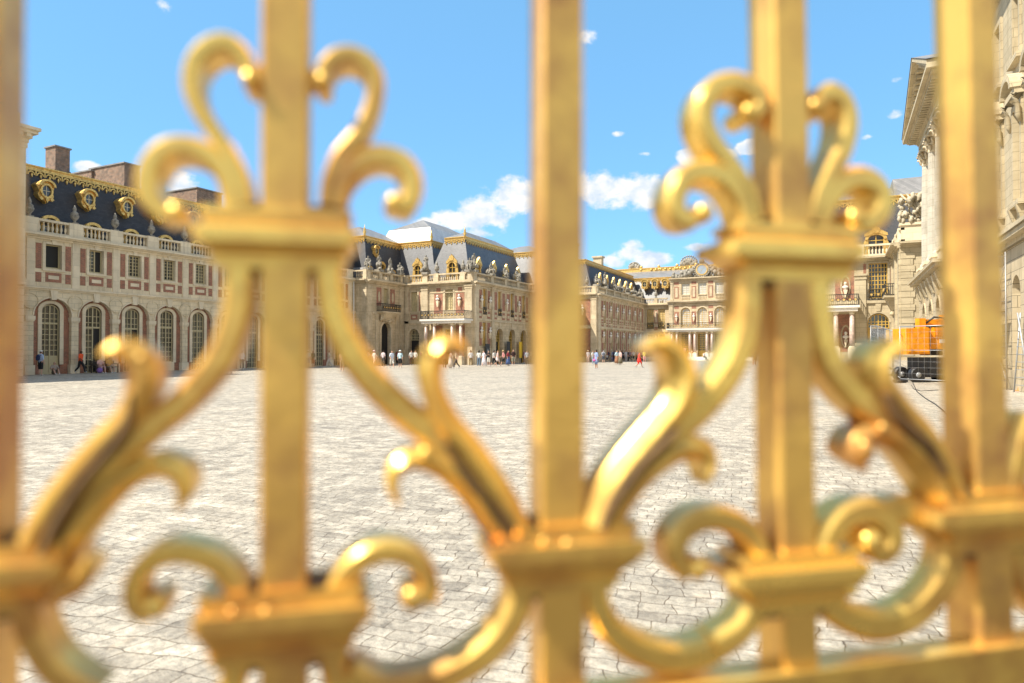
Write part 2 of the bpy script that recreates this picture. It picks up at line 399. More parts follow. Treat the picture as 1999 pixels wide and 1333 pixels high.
def mansard(P, x0, x1, y0, y1, z0, z1, ins, rid=(3.0, 17.0), faces='ESW', lead='lead', slate='slate', second=None):
    """hipped mansard: steep slate skirts, gilded crest, lead hip"""
    m = MB()
    a = [(x0, y0, z0), (x1, y0, z0), (x1, y1, z0), (x0, y1, z0)]
    b = [(x0+ins, y0+ins, z1), (x1-ins, y0+ins, z1), (x1-ins, y1-ins, z1), (x0+ins, y1-ins, z1)]
    for i in range(4): m.quad(a[i], a[(i+1) % 4], b[(i+1) % 4], b[i])
    m.quad(*b); m.quad(*a)
    rf = m.build('roof', slate, P)
    g = MB()
    if 'E' in faces: crest(g, Fr('E', x1-ins), y0+ins, y1-ins, 0, z1)
    if 'S' in faces: crest(g, Fr('S', y0+ins), x0+ins, x1-ins, 0, z1)
    if 'W' in faces: crest(g, Fr('W', x0+ins), y0+ins, y1-ins, 0, z1)
    g.build('gilded_crest', 'gilt', rf)
    x0 += ins-.1; x1 -= ins-.1; y0 += ins-.1; y1 -= ins-.1; zt = z1+.36
    l = MB()
    if second:
        i2, z2 = second
        l2 = MB(); c = [(x0, y0, zt), (x1, y0, zt), (x1, y1, zt), (x0, y1, zt)]
        d = [(x0+i2, y0+i2, z2), (x1-i2, y0+i2, z2), (x1-i2, y1-i2, z2), (x0+i2, y1-i2, z2)]
        for i in range(4): l2.quad(c[i], c[(i+1) % 4], d[(i+1) % 4], d[i])
        l2.quad(*d)
        l2.build('lead_tier', 'lead_glare', rf, recalc=True)
        x0 += i2; x1 -= i2; y0 += i2; y1 -= i2; zt = z2
    r, zr = rid
    c = [(x0, y0, zt), (x1, y0, zt), (x1, y1, zt), (x0, y1, zt)]
    rx = min(r, (x1-x0)/2-.05); ry = min(r, (y1-y0)/2-.05)
    d = [(x0+rx, y0+ry, zr), (x1-rx, y0+ry, zr), (x1-rx, y1-ry, zr), (x0+rx, y1-ry, zr)]
    for i in range(4): l.quad(c[i], c[(i+1) % 4], d[(i+1) % 4], d[i])
    l.quad(*d); l.quad(*c)
    l.build('lead_roof', lead, rf)
    return rf
def ovaldormer(P, F, uc, zc, d, s=1.0):
    """gilded bull's-eye dormer standing out of the slope; d = depth of its front"""
    g = MB(); w = .68*s
    out = [(-.50,-.55),(-.62,-.30),(-.52,.0),(-.60,.32),(-.66,.55),(-.45,.80),(-.2,.97),(0,1.02),(.2,.97),(.45,.80),(.66,.55),(.60,.32),(.52,0),(.62,-.30),(.50,-.55),(.28,-.72),(.12,-.8),(0,-1.02),(-.12,-.8),(-.28,-.72)]
    g.prism(F, [(uc+x*w/.66, zc+z*s*.98) for x, z in out], d-1.3, d)
    n = 14; A = [(.36*s*math.cos(2*math.pi*i/n), .48*s*math.sin(2*math.pi*i/n)) for i in range(n)]
    B = [(x*1.4, z*1.3) for x, z in A]
    for i in range(n):
        j = (i+1) % n; g.prism(F, [(uc+A[i][0], zc+.06+A[i][1]), (uc+B[i][0], zc+.06+B[i][1]), (uc+B[j][0], zc+.06+B[j][1]), (uc+A[j][0], zc+.06+A[j][1])], d, d+.16)
    band(g, F, uc, .5*s, .68*s, zc+.45*s, .42*s, .58*s, d+.0, d+.28, 8)
    for sx in (-1, 1):
        g.prism(F, [(uc+sx*.42*s, zc-.45*s), (uc+sx*.6*s, zc-.6*s), (uc+sx*.4*s, zc-.78*s), (uc+sx*.26*s, zc-.62*s)], d, d+.14)
    g.prism(F, [(uc-.14*s, zc-.62*s), (uc, zc-.95*s), (uc+.14*s, zc-.62*s), (uc, zc-.5*s)], d, d+.2)
    o = g.build('bulls_eye_dormer', 'gilt', P)
    p = MB(); p.prism(F, [(uc+x, zc+.06+z) for x, z in A], d+.005, d+.03); p.build('pane', 'glass', o)
    q = MB(); q.box(F, uc-.02, uc+.02, d+.03, d+.06, zc+.06-.46*s, zc+.06+.46*s); q.box(F, uc-.34*s, uc+.34*s, d+.033, d+.057, zc+.04, zc+.08); q.build('glazing_bar', 'frame_white', o)
    return o
def archdormer(P, F, uc, z0, d, w=1.25, h=2.3, ornate=True, depth=2.2):
    g = MB(); hw = w/2
    g.box(F, uc-hw, uc-hw+.22, d-.2, d, z0, z0+h*.72); g.box(F, uc+hw-.22, uc+hw, d-.2, d, z0, z0+h*.72)
    band(g, F, uc, hw-.22, hw+.03, z0+h*.62, h*.17, h*.3, d-.2, d+.1, 10)
    g.box(F, uc-hw-.1, uc+hw+.1, d-.2, d+.08, z0-.02, z0+.16)
    if ornate:
        for sx in (-1, 1):
            g.prism(F, [(uc+sx*hw, z0), (uc+sx*(hw+.22), z0+.05), (uc+sx*(hw+.14), z0+.5*h), (uc+sx*hw, z0+.66*h)], d-.14, d-.02)
            g.prism(F, [(uc+sx*.12, z0+h*.88), (uc+sx*.2, z0+h*1.0), (uc+sx*.44, z0+h*.96), (uc+sx*(hw+.06), z0+h*.84), (uc+sx*(hw+.1), z0+h*.74), (uc+sx*.5, z0+h*.78)], d-.05, d+.16)
        g.prism(F, [(uc-.22, z0+h*.86), (uc-.34, z0+h*.98), (uc-.24, z0+h*1.07), (uc-.1, z0+h*1.06), (uc, z0+h*1.13), (uc+.1, z0+h*1.06), (uc+.24, z0+h*1.07), (uc+.34, z0+h*.98), (uc+.22, z0+h*.86)], d-.05, d+.2)
    o = g.build('gilded_dormer', 'gilt', P)
    r = MB()   # lead cheeks and roof running back into the slope
    r.box(F, uc-hw+.04, uc+hw-.04, d-depth, d-.2, z0, z0+h*.6)
    band(r, F, uc, .02, hw-.02, z0+h*.6, .01, h*.26, d-depth, d-.2, 8)
    r.build('dormer_roof', 'lead', o)
    f = MB(); f.box(F, uc-.035, uc+.035, d-.13, d-.06, z0+.16, z0+h*.76)
    for z in (.38, .58): f.box(F, uc-hw+.22, uc+hw-.22, d-.125, d-.065, z0+h*z-.03, z0+h*z+.03)
    for sx in (-1, 1): f.box(F, uc+sx*(hw-.24)-.03, uc+sx*(hw-.24)+.03, d-.122, d-.068, z0+.16, z0+h*.68)
    f.build('glazing_bar', 'gold_paint', o)
    p = MB(); p.prism(F, [(uc-hw+.2, z0+.1), (uc+hw-.2, z0+.1)]+arcpts(uc, hw-.2, z0+h*.62, h*.17, 6), d-.16, d-.14); p.build('pane', 'glass', o)
    return o
def bust(P, F, u, z, d, s=1.0):
    m = MB()
    c = Vector(F(u, d+.22, z)); n = Vector(F(0, 1, 0))-Vector(F(0, 0, 0))
    m.blob(c+Vector((0, 0, .42*s)), .15*s, (1, 1, 1.25)); m.blob(c+Vector((0, 0, .22*s)), .08*s, (1, 1, 1.5))
    ux = Vector(F(1, 0, 0))-Vector(F(0, 0, 0))
    m.blob(c+Vector((0, 0, .06*s))-n*.02, .2*s, (abs(ux.x)*.55+1, abs(ux.y)*.55+1, .9), 8, 5)
    m.blob(c+Vector((0, 0, -.12*s)), .1*s, (1, 1, 1.2))
    o = m.build('bust', 'marble', P)
    k = MB(); k.prism(F, [(u-.2*s, z-.2*s), (u+.2*s, z-.2*s), (u+.12*s, z-.55*s), (u+.05*s, z-.95*s), (u-.05*s, z-.95*s), (u-.12*s, z-.55*s)], d, d+.28); k.build('bracket', 'stone_trim', o)
def grille(P, F, u0, u1, z0, z1, d, side=0.0, gold=True, n=None, name='balcony_railing'):
    m = MB(); m.box(F, u0, u1, d-.03, d+.03, z1-.07, z1); m.box(F, u0, u1, d-.03, d+.03, z0, z0+.06); 
    n = n or max(2, int((u1-u0)/.16))
    for i in range(n+1):
        u = u0+(u1-u0)*i/n; m.box(F, u-.018, u+.018, d-.018, d+.018, z0+.06, z1-.07)
    k = max(1, int((u1-u0)/.45)); w = (u1-u0)/k
    for i in range(k):
        uc = u0+(i+.5)*w; zc = (z0+z1)/2; r = min(w*.4, (z1-z0)*.4)
        for j in range(10):
            a, b = 2*math.pi*j/10, 2*math.pi*(j+1)/10
            m.prism(F, [(uc+r*math.cos(a), zc+r*math.sin(a)), (uc+r*math.cos(b), zc+r*math.sin(b)), (uc+r*.78*math.cos(b), zc+r*.78*math.sin(b)), (uc+r*.78*math.cos(a), zc+r*.78*math.sin(a))], d-.02, d+.024)
    if side:
        for u in (u0, u1):
            m.box(F, u-.03, u+.03, d-side, d-.03, z1-.07, z1-.001); m.box(F, u-.03, u+.03, d-side, d-.03, z0+.001, z0+.06)
            q = max(2, int(side/.16))
            for i in range(q): dd = d-side*(i+.5)/q; m.box(F, u-.018, u+.018, dd-.018, dd+.018, z0+.06, z1-.07)
    o = m.build(name, 'iron', P)
    if gold:
        g = MB()
        for i in range(k):
            uc = u0+(i+.5)*w; zc = (z0+z1)/2; r = min(w*.27, (z1-z0)*.3)
            g.prism(F, [(uc+r*(1 if j % 2 else .55)*math.cos(math.pi*j/6), zc+r*(1 if j % 2 else .55)*math.sin(math.pi*j/6)) for j in range(12)], d+.026, d+.06)
        g.build('gilded_rosette', 'gilt', o)
    return o
def roundcol(P, x, y, z0, z1, r, m='pinkmarble', cap='stone_trim'):
    a = MB(); H = z1-z0
    a.lathe(WORLD, x, y, [(r*1.0, z0+.18), (r, z0+.4*H), (r*.86, z1-.3)], 12)
    o = a.build('column', m, P)
    b = MB(); b.box(WORLD, x-r*1.35, x+r*1.35, y-r*1.35, y+r*1.35, z0, z0+.08); b.lathe(WORLD, x, y, [(r*1.3, z0+.08), (r*1.3, z0+.13), (r*1.05, z0+.19)], 12)
    b.lathe(WORLD, x, y, [(r*.9, z1-.3), (r*1.0, z1-.2), (r*1.3, z1-.08)], 12); b.box(WORLD, x-r*1.35, x+r*1.35, y-r*1.35, y+r*1.35, z1-.08, z1)
    b.build('capital', cap, o)
    return o
def quoins(mb, F, u0, u1, z0, z1, d=0.0, h=.45):
    z = z0; i = 0
    while z < z1-.05:
        q = .0 if i % 2 else .12
        mb.box(F, u0, u1+(q if u1 > u0 else -q), d-.1, d+.07, z+.02, min(z+h-.02, z1)); z += h; i += 1

# ================================================================== SETTING: ground
def build_ground():
    bm = bmesh.new()
    def axis(lims):
        out = []
        for a, b, n in lims: out += [a+(b-a)*i/n for i in range(n)]
        return out+[lims[-1][1]]
    xs = axis([(-2500, -120, 4), (-120, -20, 10), (-20, 6, 26), (6, 60, 6), (60, 2500, 4)])
    ys = axis([(-2500, -60, 4), (-60, 36, 8), (36, 66, 30), (66, 160, 6), (160, 2500, 4)])
    g = [[bm.verts.new((x, y, gnd_h(x, y))) for x in xs] for y in ys]
    for j in range(len(ys)-1):
        for i in range(len(xs)-1): bm.faces.new((g[j][i], g[j][i+1], g[j+1][i+1], g[j+1][i])).smooth = True
    me = bpy.data.meshes.new('ground'); bm.to_mesh(me); bm.free(); me.materials.append(M['cobbles'])
    o = bpy.data.objects.new('ground', me); C.objects.link(o); tag(o, kind='structure')
    o['label'] = 'sunlit courtyard paved with pale granite setts'
    return o
build_ground()
FX = -51.5

# ================================================================== LEFT WING (brick and stone arcade)
def left_wing():
    F = Fr('E', FX); Y0, Y1 = 25.68, 62.5
    P = thing('palace_wing', (FX-5, 44, 0), 'long brick and stone wing with an arcade and dark slate roof on the left', 'building')
    bays = [28.8+3.12*k for k in range(11)]
    st = MB(); bk = MB(); tr = MB(); med = MB()
    wall(st, F, Y0, Y1, -.3, 6.1, -.32, 0, [(b, 1.3, -.3, 5.56, 1.3) for b in bays])
    wall(bk, F, Y0, Y1, 0, 6.0, -.62, -.33, [(b, .68, 0, 5.14, .5) for b in bays])
    wall(st, F, Y0, Y1, 6.1, 9.75, -.45, 0, [(b, .56, 7.72, 9.46, 0) for b in bays])
    st.box(F, Y0, Y1, -9.5, -.7, -.3, 10.0)
    piers = [b-1.56 for b in bays]+[bays[-1]+1.56]
    for b in bays:
        band(tr, F, b, 1.3, 1.4, 4.26, 1.3, 1.4, 0, .05, 14)
        for s in (-1, 1): tr.box(F, b+s*.75-.13, b+s*.75+.13, -.33, -.24, .7, 4.66)
        band(tr, F, b, .62, .9, 4.66, .5, .72, -.34, -.235, 10)
        tr.prism(F, [(b-.17, 5.42), (b+.17, 5.42), (b+.26, 6.08), (b-.26, 6.08)], -.1, .13)
        # upper storey dressings
        for s in (-1, 1):
            bk.box(F, b+s*1.02-.2, b+s*1.02+.2, -.1, .014, 7.62, 9.46)
            bk.box(F, b+s*1.02-.2, b+s*1.02+.2, -.1, .014, 6.66, 7.36)
            tr.box(F, b+s*.66-.1, b+s*.66+.1, -.2, .045, 7.62, 9.56)
        tr.box(F, b-.56, b+.56, -.2, .05, 9.46, 9.6); tr.box(F, b-.8, b+.8, -.2, .1, 7.5, 7.62)
        tr.prism(F, [(b-.12, 9.45), (b+.12, 9.45), (b+.18, 9.74), (b-.18, 9.74)], 0, .09)
        bk.box(F, b-.56, b+.56, -.1, .014, 6.7, 7.4); tr.box(F, b-.36, b+.36, -.1, .04, 6.92, 7.18)
    for p in piers:
        med = MB()
        tr.box(F, p-.33, p+.33, -.3, .09, 3.92, 4.2); tr.box(F, p-.3, p+.3, -.3, .05, 3.82, 3.92); tr.box(F, p-.34, p+.34, -.3, .07, -.3, .68)
        tr.box(F, p-.27, p+.27, -.1, .06, 6.36, 9.75); 
        med.lathe(lambda u, d, z: F(p+u, z, 5.28+d), 0, 0, [(.5, 0), (.5, .05)], 20, smooth=False)
        for i in range(20):
            a, b2 = 2*math.pi*i/20, 2*math.pi*(i+1)/20
            med.prism(F, [(p+.5*math.cos(a), 5.28+.5*math.sin(a)), (p+.56*math.cos(a), 5.28+.56*math.sin(a)), (p+.56*math.cos(b2), 5.28+.56*math.sin(b2)), (p+.5*math.cos(b2), 5.28+.5*math.sin(b2))], 0, .09)
        med.build('medallion', 'stone', P)
    tr.box(F, Y0, Y1, -.3, .08, 6.08, 6.2); tr.box(F, Y0, Y1, -.3, .2, 6.2, 6.34)
    cornice(tr, F, Y0, Y1, 9.75, .38, .5)
    st.build('wall', 'stone', P); bk.build('brick_facing', 'brick', P); tr.build('stone_dressing', 'stone_trim', P)
    ba = MB(); balustrade(ba, F, Y0, Y1, 10.13, piers, 1.0, -.02); ba.build('balustrade', 'stone_trim', P)
    for i, b in enumerate(bays):
        window(P, F, b, 7.74, 9.44, 1.08, -.33, cols=4, rows=6, pm=('glass', 'glass_hazy', 'glass')[i % 3], opened=(3 if i == 0 else 1 if i == 1 else 0))
        g = [2.2, .1, .1, 1.0, .1, .1, .1, .1, .1, .1, .1][i]
        if i == 0: window(P, F, b, .0, 5.1, 1.26, -.5, .5, 4, 9, transom=3.72, door_h=1.35, name='glazed_door')
        elif i == 3: window(P, F, b, .75, 5.1, 1.26, -.5, .5, 4, 10, transom=3.72); 
        else: window(P, F, b, .0, 5.1, 1.26, -.5, .5, 4, 10, opened=(1 if i in (1, 2) else 0), transom=3.5, name='glazed_door', pm=('glass_hazy', 'glass')[i % 2])
    si = MB(); si.box(F, bays[3]-.68, bays[3]+.68, -.6, -.2, -.3, .75); si.build('window_sill', 'stone_trim', P)
    # roof
    m = MB(); q = lambda d, z: [(FX+d, Y0, z), (FX+d, Y1+3, z)]
    a, b_, c_, d_ = q(-.9, 10.2), q(-2.5, 15.2), q(-2.5, 15.56), q(-6.5, 16.2)
    m.quad(a[0], a[1], b_[1], b_[0]); rf = m.build('roof', 'slate', P, recalc=False)
    l = MB(); l.quad(c_[0], c_[1], d_[1], d_[0]); l.quad(*(q(-6.5, 16.2)+q(-11, 15.3)[::-1])); l.quad((FX-.9, Y0, 10.2), (FX-2.5, Y0, 15.56), (FX-6.5, Y0, 16.2), (FX-11, Y0, 10.2)); l.build('lead_roof', 'lead', rf)
    g = MB(); crest(g, F, Y0, Y1+2.5, -2.5, 15.2); g.build('gilded_crest', 'gilt', rf)
    for b in bays:
        ovaldormer(P, F, b+.15, 13.5, -1.3, .88); archdormer(P, F, b+.1, 10.2, -.62, 1.25, 1.62, ornate=False, depth=1.0)
    # brick chimney stacks
    for (x0, x1, y0, y1, zt) in ((-59.4, -58, 32.5, 33.65, 18.7), (-63, -58, 38.4, 39.9, 18.8), (-66, -62.5, 38.2, 39.6, 18.6), (-63, -58, 46, 49, 18.2), (-64.5, -61, 43.4, 44.6, 18.0), (-60, -58.6, 27.4, 28.6, 17.3), (-63, -59, 55, 57, 18.3)):
        c = MB(); c.box(WORLD, x0, x1, y0, y1, 15.3, zt-.12); c.box(WORLD, x0-.06, x1+.06, y0-.06, y1+.06, 16.55, 16.72)
        ch = c.build('chimney', 'chimney', rf)
        c = MB(); c.box(WORLD, x0-.1, x1+.1, y0-.1, y1+.1, zt-.12, zt); c.build('chimney_cap', 'lead', ch)
    # downpipe at the far end
    d = MB(); d.tube([F(62.1, .16, z) for z in (10.0, 9.6, 1.0, .1)], .07, 8); d.build('downpipe', 'pipe', P)
    return piers
PIERS = left_wing()

# ================================================================== NEAR LEFT PAVILION
def left_pavilion():
    P = thing('corner_pavilion', (-56, 16, 0), 'tall stone pavilion at the left edge, only its moulded cornice showing beyond the first bar', 'building')
    F = Fr('E', -48.6); S = Fr('N', 25.35)
    st = MB(); tr = MB(); ys = [9+3.7*k for k in range(5)]
    wall(st, F, 6, 25.3, -.3, 15.2, -.5, 0, [(y, .75, 1.2, 5.2, .75) for y in ys[:4]]+[(y, .7, 8.0, 12.0, 0) for y in ys[:4]])
    st.box(WORLD, -64, -49.15, 6, 25.3, -.3, 15.2)
    quoins(tr, F, 25.3, 24.4, 0, 6.0); 
    tr.box(F, 6, 25.35, -.3, .25, 6.1, 6.5); tr.box(F, 24.5, 25.33, -.3, .09, 6.5, 15.2)
    for k, o in enumerate((.2, .3, .55, .95, 1.15)):
        tr.box(WORLD, -64, -48.6+o, 6-o, 25.3+o*.35, 15.2+[0, .35, .6, .85, 1.05][k], 15.2+[.35, .6, .85, 1.05, 1.25][k]-.001)
    i = 8.0
    while i < 25.2: tr.box(F, i, i+.25, .3, .85, 15.82, 16.05); i += .5
    tr.box(WORLD, -62, -49.0, 8, 25.2, 16.45, 17.6)
    st.build('wall', 'stone_rust', P); tr.build('cornice', 'stone_trim', P)
    for y in ys[:4]: window(P, F, y, 8.0, 12.0, 1.4, -.35, 0, 4, 8); window(P, F, y, 1.2, 5.2, 1.5, -.35, .75, 4, 8)
left_pavilion()

# ================================================================== shared facade pieces
def upper_dress(bk, tr, F, b, w=1.0, z0=6.4, z1=9.35, bw=.62, side=1.15):
    for s in (-1, 1):
        bk.box(F, b+s*side-bw/2, b+s*side+bw/2, -.1, .014, z0+.2, z1)
        tr.box(F, b+s*(w/2+.09)-.09, b+s*(w/2+.09)+.09, -.2, .05, z0, z1+.1)
    tr.box(F, b-w/2, b+w/2, -.2, .055, z1, z1+.14)
def pil(tr, F, u, w, z0, z1, d=.16, base=.5):
    tr.box(F, u-w/2, u+w/2, -.1, d, z0+base, z1-.5)
    tr.box(F, u-w/2-.1, u+w/2+.1, -.1, d+.1, z0, z0+base)
    tr.box(F, u-w/2-.05, u+w/2+.05, -.1, d+.05, z1-.5, z1-.34); tr.box(F, u-w/2-.1, u+w/2+.1, -.1, d+.1, z1-.18, z1)
    tr.box(F, u-w/2-.02, u+w/2+.02, -.1, d+.02, z1-.34, z1-.18)

# ================================================================== OLD PAVILIONS (left of the marble court)
def old_pavilion():
    P = thing('palace_pavilion', (-50, 75, 0), 'brick and stone pavilions around a balcony on columns, left of the middle bar', 'building')
    st = MB(); bk = MB(); tr = MB()
    E1 = Fr('E', -49.7); S1 = Fr('S', 62.5); S2 = Fr('S', 69.9); E2 = Fr('E', -39.6); S3 = Fr('S', 86.0); E3 = Fr('E', -36.0)
    st.box(WORLD, -64, -50.3, 63.1, 78, -.3, 10.1)
    st.box(WORLD, -58, -40.3, 70.7, 86.6, -.3, 10.1); st.box(WORLD, -52, -36.6, 86.7, 93.9, -.3, 10.1)
    st.box(S1, -51.5, -49.706, -.6, 0, -.3, 9.7)
    # --- side wall with the dark carriage arch
    wall(st, E1, 62.506, 69.9, -.3, 9.7, -.55, 0, [(66.1, .95, -.3, 5.1, .95), (66.1, .5, 7.3, 9.45, 0)])
    band(tr, E1, 66.1, .95, 1.25, 4.15, .95, 1.25, 0, .1, 12)
    for s in (-1, 1): tr.box(E1, 66.1+s*1.1-.15, 66.1+s*1.1+.15, -.1, .1, 0, 4.15)
    quoins(tr, E1, 62.55, 63.3, 0, 9.5); quoins(tr, S1, -49.75, -50.35, 0, 9.5)
    pil(tr, E1, 64.25, .5, 0, 6.1, .12, 1.6); pil(tr, E1, 68.3, .5, 0, 6.1, .12, 1.6); pil(tr, E1, 69.3, .8, 0, 9.7, .14, 1.8)
    tr.box(E1, 63.4, 69.9, -.1, .12, 6.1, 6.4)
    upper_dress(bk, tr, E1, 66.1, 1.0, 6.9, 9.3, .95, 1.35)
    for s in (-1, 1): tr.prism(E1, [(66.1+s*1.35+.2*math.cos(a*.524), 8.2+.62*math.sin(a*.524)) for a in range(12)], -.05, .06)
    # carved bracket and balcony
    cb = MB(); cb.box(E1, 64.3, 67.9, -.05, 1.0, 6.25, 6.42); cb.frus(E1, (65.3, 66.9, -.05, .25, 5.3), (64.7, 67.5, -.05, .9, 6.25))
    for i in range(26): cb.blob(E1(66.1+random.uniform(-1.3, 1.3), .2+random.uniform(0, .25), 5.75+random.uniform(-.55, .45)), random.uniform(.1, .22), jit=.15)
    cb.build('carved_bracket', 'trim_mid', P)
    grille(P, E1, 64.3, 67.9, 6.42, 7.35, .95, side=.95)
    window(P, E1, 66.1, 7.3, 9.4, 1.0, -.3, 0, 4, 6, 'frame_cream', 'curtain')
    d = MB(); d.box(E1, 65.1, 67.1, -.5, -.45, -.2, 5.1); dd = d.build('carriage_door', 'dark', P)
    # --- wall facing us with portico
    wall(st, S2, -49.7, -39.606, -.3, 9.7, -.7, 0, [(-48.15, .72, -.3, 4.45, .72), (-48.15, .5, 6.6, 9.1, 0), (-43.0, .55, 6.7, 9.2, 0), (-43.0, .6, -.3, 4.3, 0)])
    upper_dress(bk, tr, S2, -48.15, 1.0, 6.5, 9.1, .16, .82)
    bk.box(S2, -48.65, -47.65, -.1, .014, 5.6, 6.25); tr.box(S2, -48.4, -47.9, -.1, .04, 5.8, 6.05)
    band(tr, S2, -48.15, .72, .9, 3.73, .72, .9, 0, .08, 12)
    pil(tr, S2, -49.25, .6, 0, 9.7, .12, 1.8); pil(tr, S2, -46.5, .95, 0, 9.7, .2, 1.9); pil(tr, S2, -40.15, .95, 0, 9.7, .25, 2.2)
    for s in (-1, 1):
        bk.box(S2, -43+s*1.55-.62, -43+s*1.55+.62, -.1, .014, 6.3, 8.75); bk.box(S2, -43+s*1.55-.3, -43+s*1.55+.3, -.1, .014, 8.95, 9.55)
        bk.box(S2, -43+s*1.6-.65, -43+s*1.6+.65, -.1, .014, .8, 4.8)
        bust(P, S2, -43+s*1.55, 8.0, .02, .95)
        tr.box(S2, -43+s*.68-.1, -43+s*.68+.1, -.1, .05, 0, 9.3)
    tr.box(S2, -49.7, -46.98, -.1, .12, 5.1, 5.4); tr.box(S2, -45.98, -40.6, -.1, .05, 8.82, 8.9)
    # portico
    slab = MB(); slab.box(S2, -45.75, -39.75, .02, 2.0, 5.0, 5.28); slab.box(S2, -45.9, -39.6, .02, 2.15, 5.28, 5.5)
    for u in (-45.3, -44.1, -41.6, -40.4):
        for i in range(8):
            pass
    for a, b in ((-44.95, -44.45), (-43.75, -41.95), (-41.25, -40.75)):
        band(slab, S2, (a+b)/2, (b-a)/2, (b-a)/2+.0001, 4.8, .19, .2, 1.4, 1.7, 6)
    slab.build('balcony_slab', 'marble', P)
    for u in (-45.3, -44.1, -41.6, -40.4):
        roundcol(P, u, 69.9-1.6, .9, 5.0, .21)
        pd = MB(); pd.box(S2, u-.33, u+.33, 1.27, 1.93, -.2, .9); pd.build('pedestal', 'trim_mid', P)
    grille(P, S2, -45.8, -39.7, 5.5, 6.5, 2.05, side=2.0)
    window(P, S2, -43.0, 6.7, 9.15, 1.1, -.3, 0, 4, 7, 'frame_cream', 'curtain')
    window(P, S2, -43.0, 0, 4.3, 1.2, -.3, 0, 4, 8, 'gold_paint', 'glass', transom=3.0, door_h=1.3, name='ochre_door')
    window(P, S2, -48.15, 6.6, 9.05, 1.0, -.3, 0, 4, 7, 'frame_cream', 'curtain')
    window(P, S2, -48.15, 3.0, 4.4, 1.4, -.45, .7, 6, 3, 'frame_cream', 'glass', name='fanlight')
    d = MB(); d.box(S2, -48.9, -47.4, -.6, -.5, -.2, 3.05); d.build('dark_doorway', 'dark', P)
    # --- wall receding to the right
    ab = [76.8, 80.45, 84.1]
    wall(st, E2, 69.906, 86, -.3, 9.7, -.7, 0, [(72.75, .5, 6.2, 9.35, 0), (72.75, .5, 2.3, 5.2, 0)]+[(b, .95, -.3, 4.6, .95) for b in ab]+[(b, .5, 6.2, 9.35, 0) for b in ab])
    pil(tr, E2, 70.45, .95, 0, 9.7, .25, 2.2); pil(tr, E2, 74.75, .6, 0, 9.7, .18, 2.2)
    tr.box(E2, 70.95, 74.45, -.1, .1, -.2, 2.0); tr.box(E2, 75.05, 86, -.1, .1, 5.35, 5.55)
    for b in [72.75]+ab:
        for s in (-1, 1):
            bk.box(E2, b+s*1.12-.42, b+s*1.12+.42, -.1, .014, 6.9, 9.2); bk.box(E2, b+s*1.12-.42, b+s*1.12+.42, -.1, .014, 5.7, 6.6)
            tr.box(E2, b+s*1.12-.3, b+s*1.12+.3, -.1, .04, 5.95, 6.3)
            tr.box(E2, b+s*.59-.09, b+s*.59+.09, -.1, .06, 6.0, 9.5)
        grille(P, E2, b-.5, b+.5, 6.2, 7.1, .06, gold=True)
        window(P, E2, b, 6.2, 9.35, 1.0, -.3, 0, 4, 8, 'gold_paint', 'curtain')
    for b in (71.65, 73.87, 78.62, 82.27): bust(P, E2, b, 7.9, .02, 1.0)
    for s in (-1, 1): bk.box(E2, 72.75+s*1.12-.42, 72.75+s*1.12+.42, -.1, .014, 2.3, 5.2); bust(P, E2, 72.75+s*1.12, 4.1, .02, .95)
    tr.box(E2, 70.95, 74.45, -.1, .12, 5.4, 5.6)
    window(P, E2, 72.75, 2.3, 5.15, 1.0, -.3, 0, 4, 8, 'gold_paint', 'curtain')
    for b in ab:
        band(tr, E2, b, .95, 1.12, 3.65, .95, 1.12, 0, .07, 12)
        tr.prism(E2, [(b-.13, 4.5), (b+.13, 4.5), (b+.2, 5.34), (b-.2, 5.34)], 0, .1)
        window(P, E2, b, 2.9, 4.55, 1.8, -.55, .9, 6, 3, 'gold_paint', 'glass', name='fanlight')
        d = MB(); d.box(E2, b-.95, b+.95, -.66, -.6, -.2, 2.9); d.build('dark_doorway', 'dark', P)
        for s in (-1, 1):
            d = MB(); d.box(E2, b+s*.8-.14, b+s*.8+.14, -.58, -.5, -.2, 2.84); d.build('ochre_door', 'gold_paint', P)
    # hidden return and second step
    wall(st, S3, -39.6, -36.006, -.3, 9.7, -.6, 0, [(-37.8, .5, 6.2, 9.2, 0)]); wall(st, E3, 86.006, 93.3, -.3, 9.7, -.6, 0, [(89.6, .5, 6.2, 9.2, 0)])
    window(P, S3, -37.8, 6.2, 9.2, 1.0, -.3, 0, 4, 7, 'gold_paint', 'curtain'); window(P, E3, 89.6, 6.2, 9.2, 1.0, -.3, 0, 4, 7, 'gold_paint', 'curtain')
    for f, a, b in ((S1, -51.5, -49.7), (E1, 62.5, 69.9), (S2, -49.7, -39.6), (E2, 69.9, 86), (S3, -39.6, -36), (E3, 86, 93.3)):
        cornice(tr, f, a, b, 9.7, .42, .55)
        tr.box(f, a, b, -.1, .09, 9.45, 9.56)
    st.build('wall', 'stone_mid', P); bk.build('brick_facing', 'brick', P); tr.build('stone_dressing', 'trim_mid', P)
    ba = MB()
    balustrade(ba, S1, -51.5, -49.75, 10.13, [-49.9], .7); balustrade(ba, E1, 62.5, 69.7, 10.13, [62.8, 65.0, 67.2, 69.3], .5)
    balustrade(ba, S2, -49.9, -39.6, 10.13, [-49.4, -46.5, -44.9, -41.1, -40.0], .7, d=-.003); balustrade(ba, E2, 69.9, 86.2, 10.13, [70.3, 74.75, 78.6, 82.3, 85.9], .7, d=-.003)
    balustrade(ba, S3, -39.6, -36, 10.13, [-36.3], .7, d=.002); balustrade(ba, E3, 86, 93.3, 10.13, [86.3, 90], .7, d=.002)
    ba.build('balustrade', 'trim_mid', P)
    # roofs
    r1 = mansard(P, -63, -50.6, 63.6, 78, 10.2, 15.5, 1.7, (4.5, 18.0), 'ES')
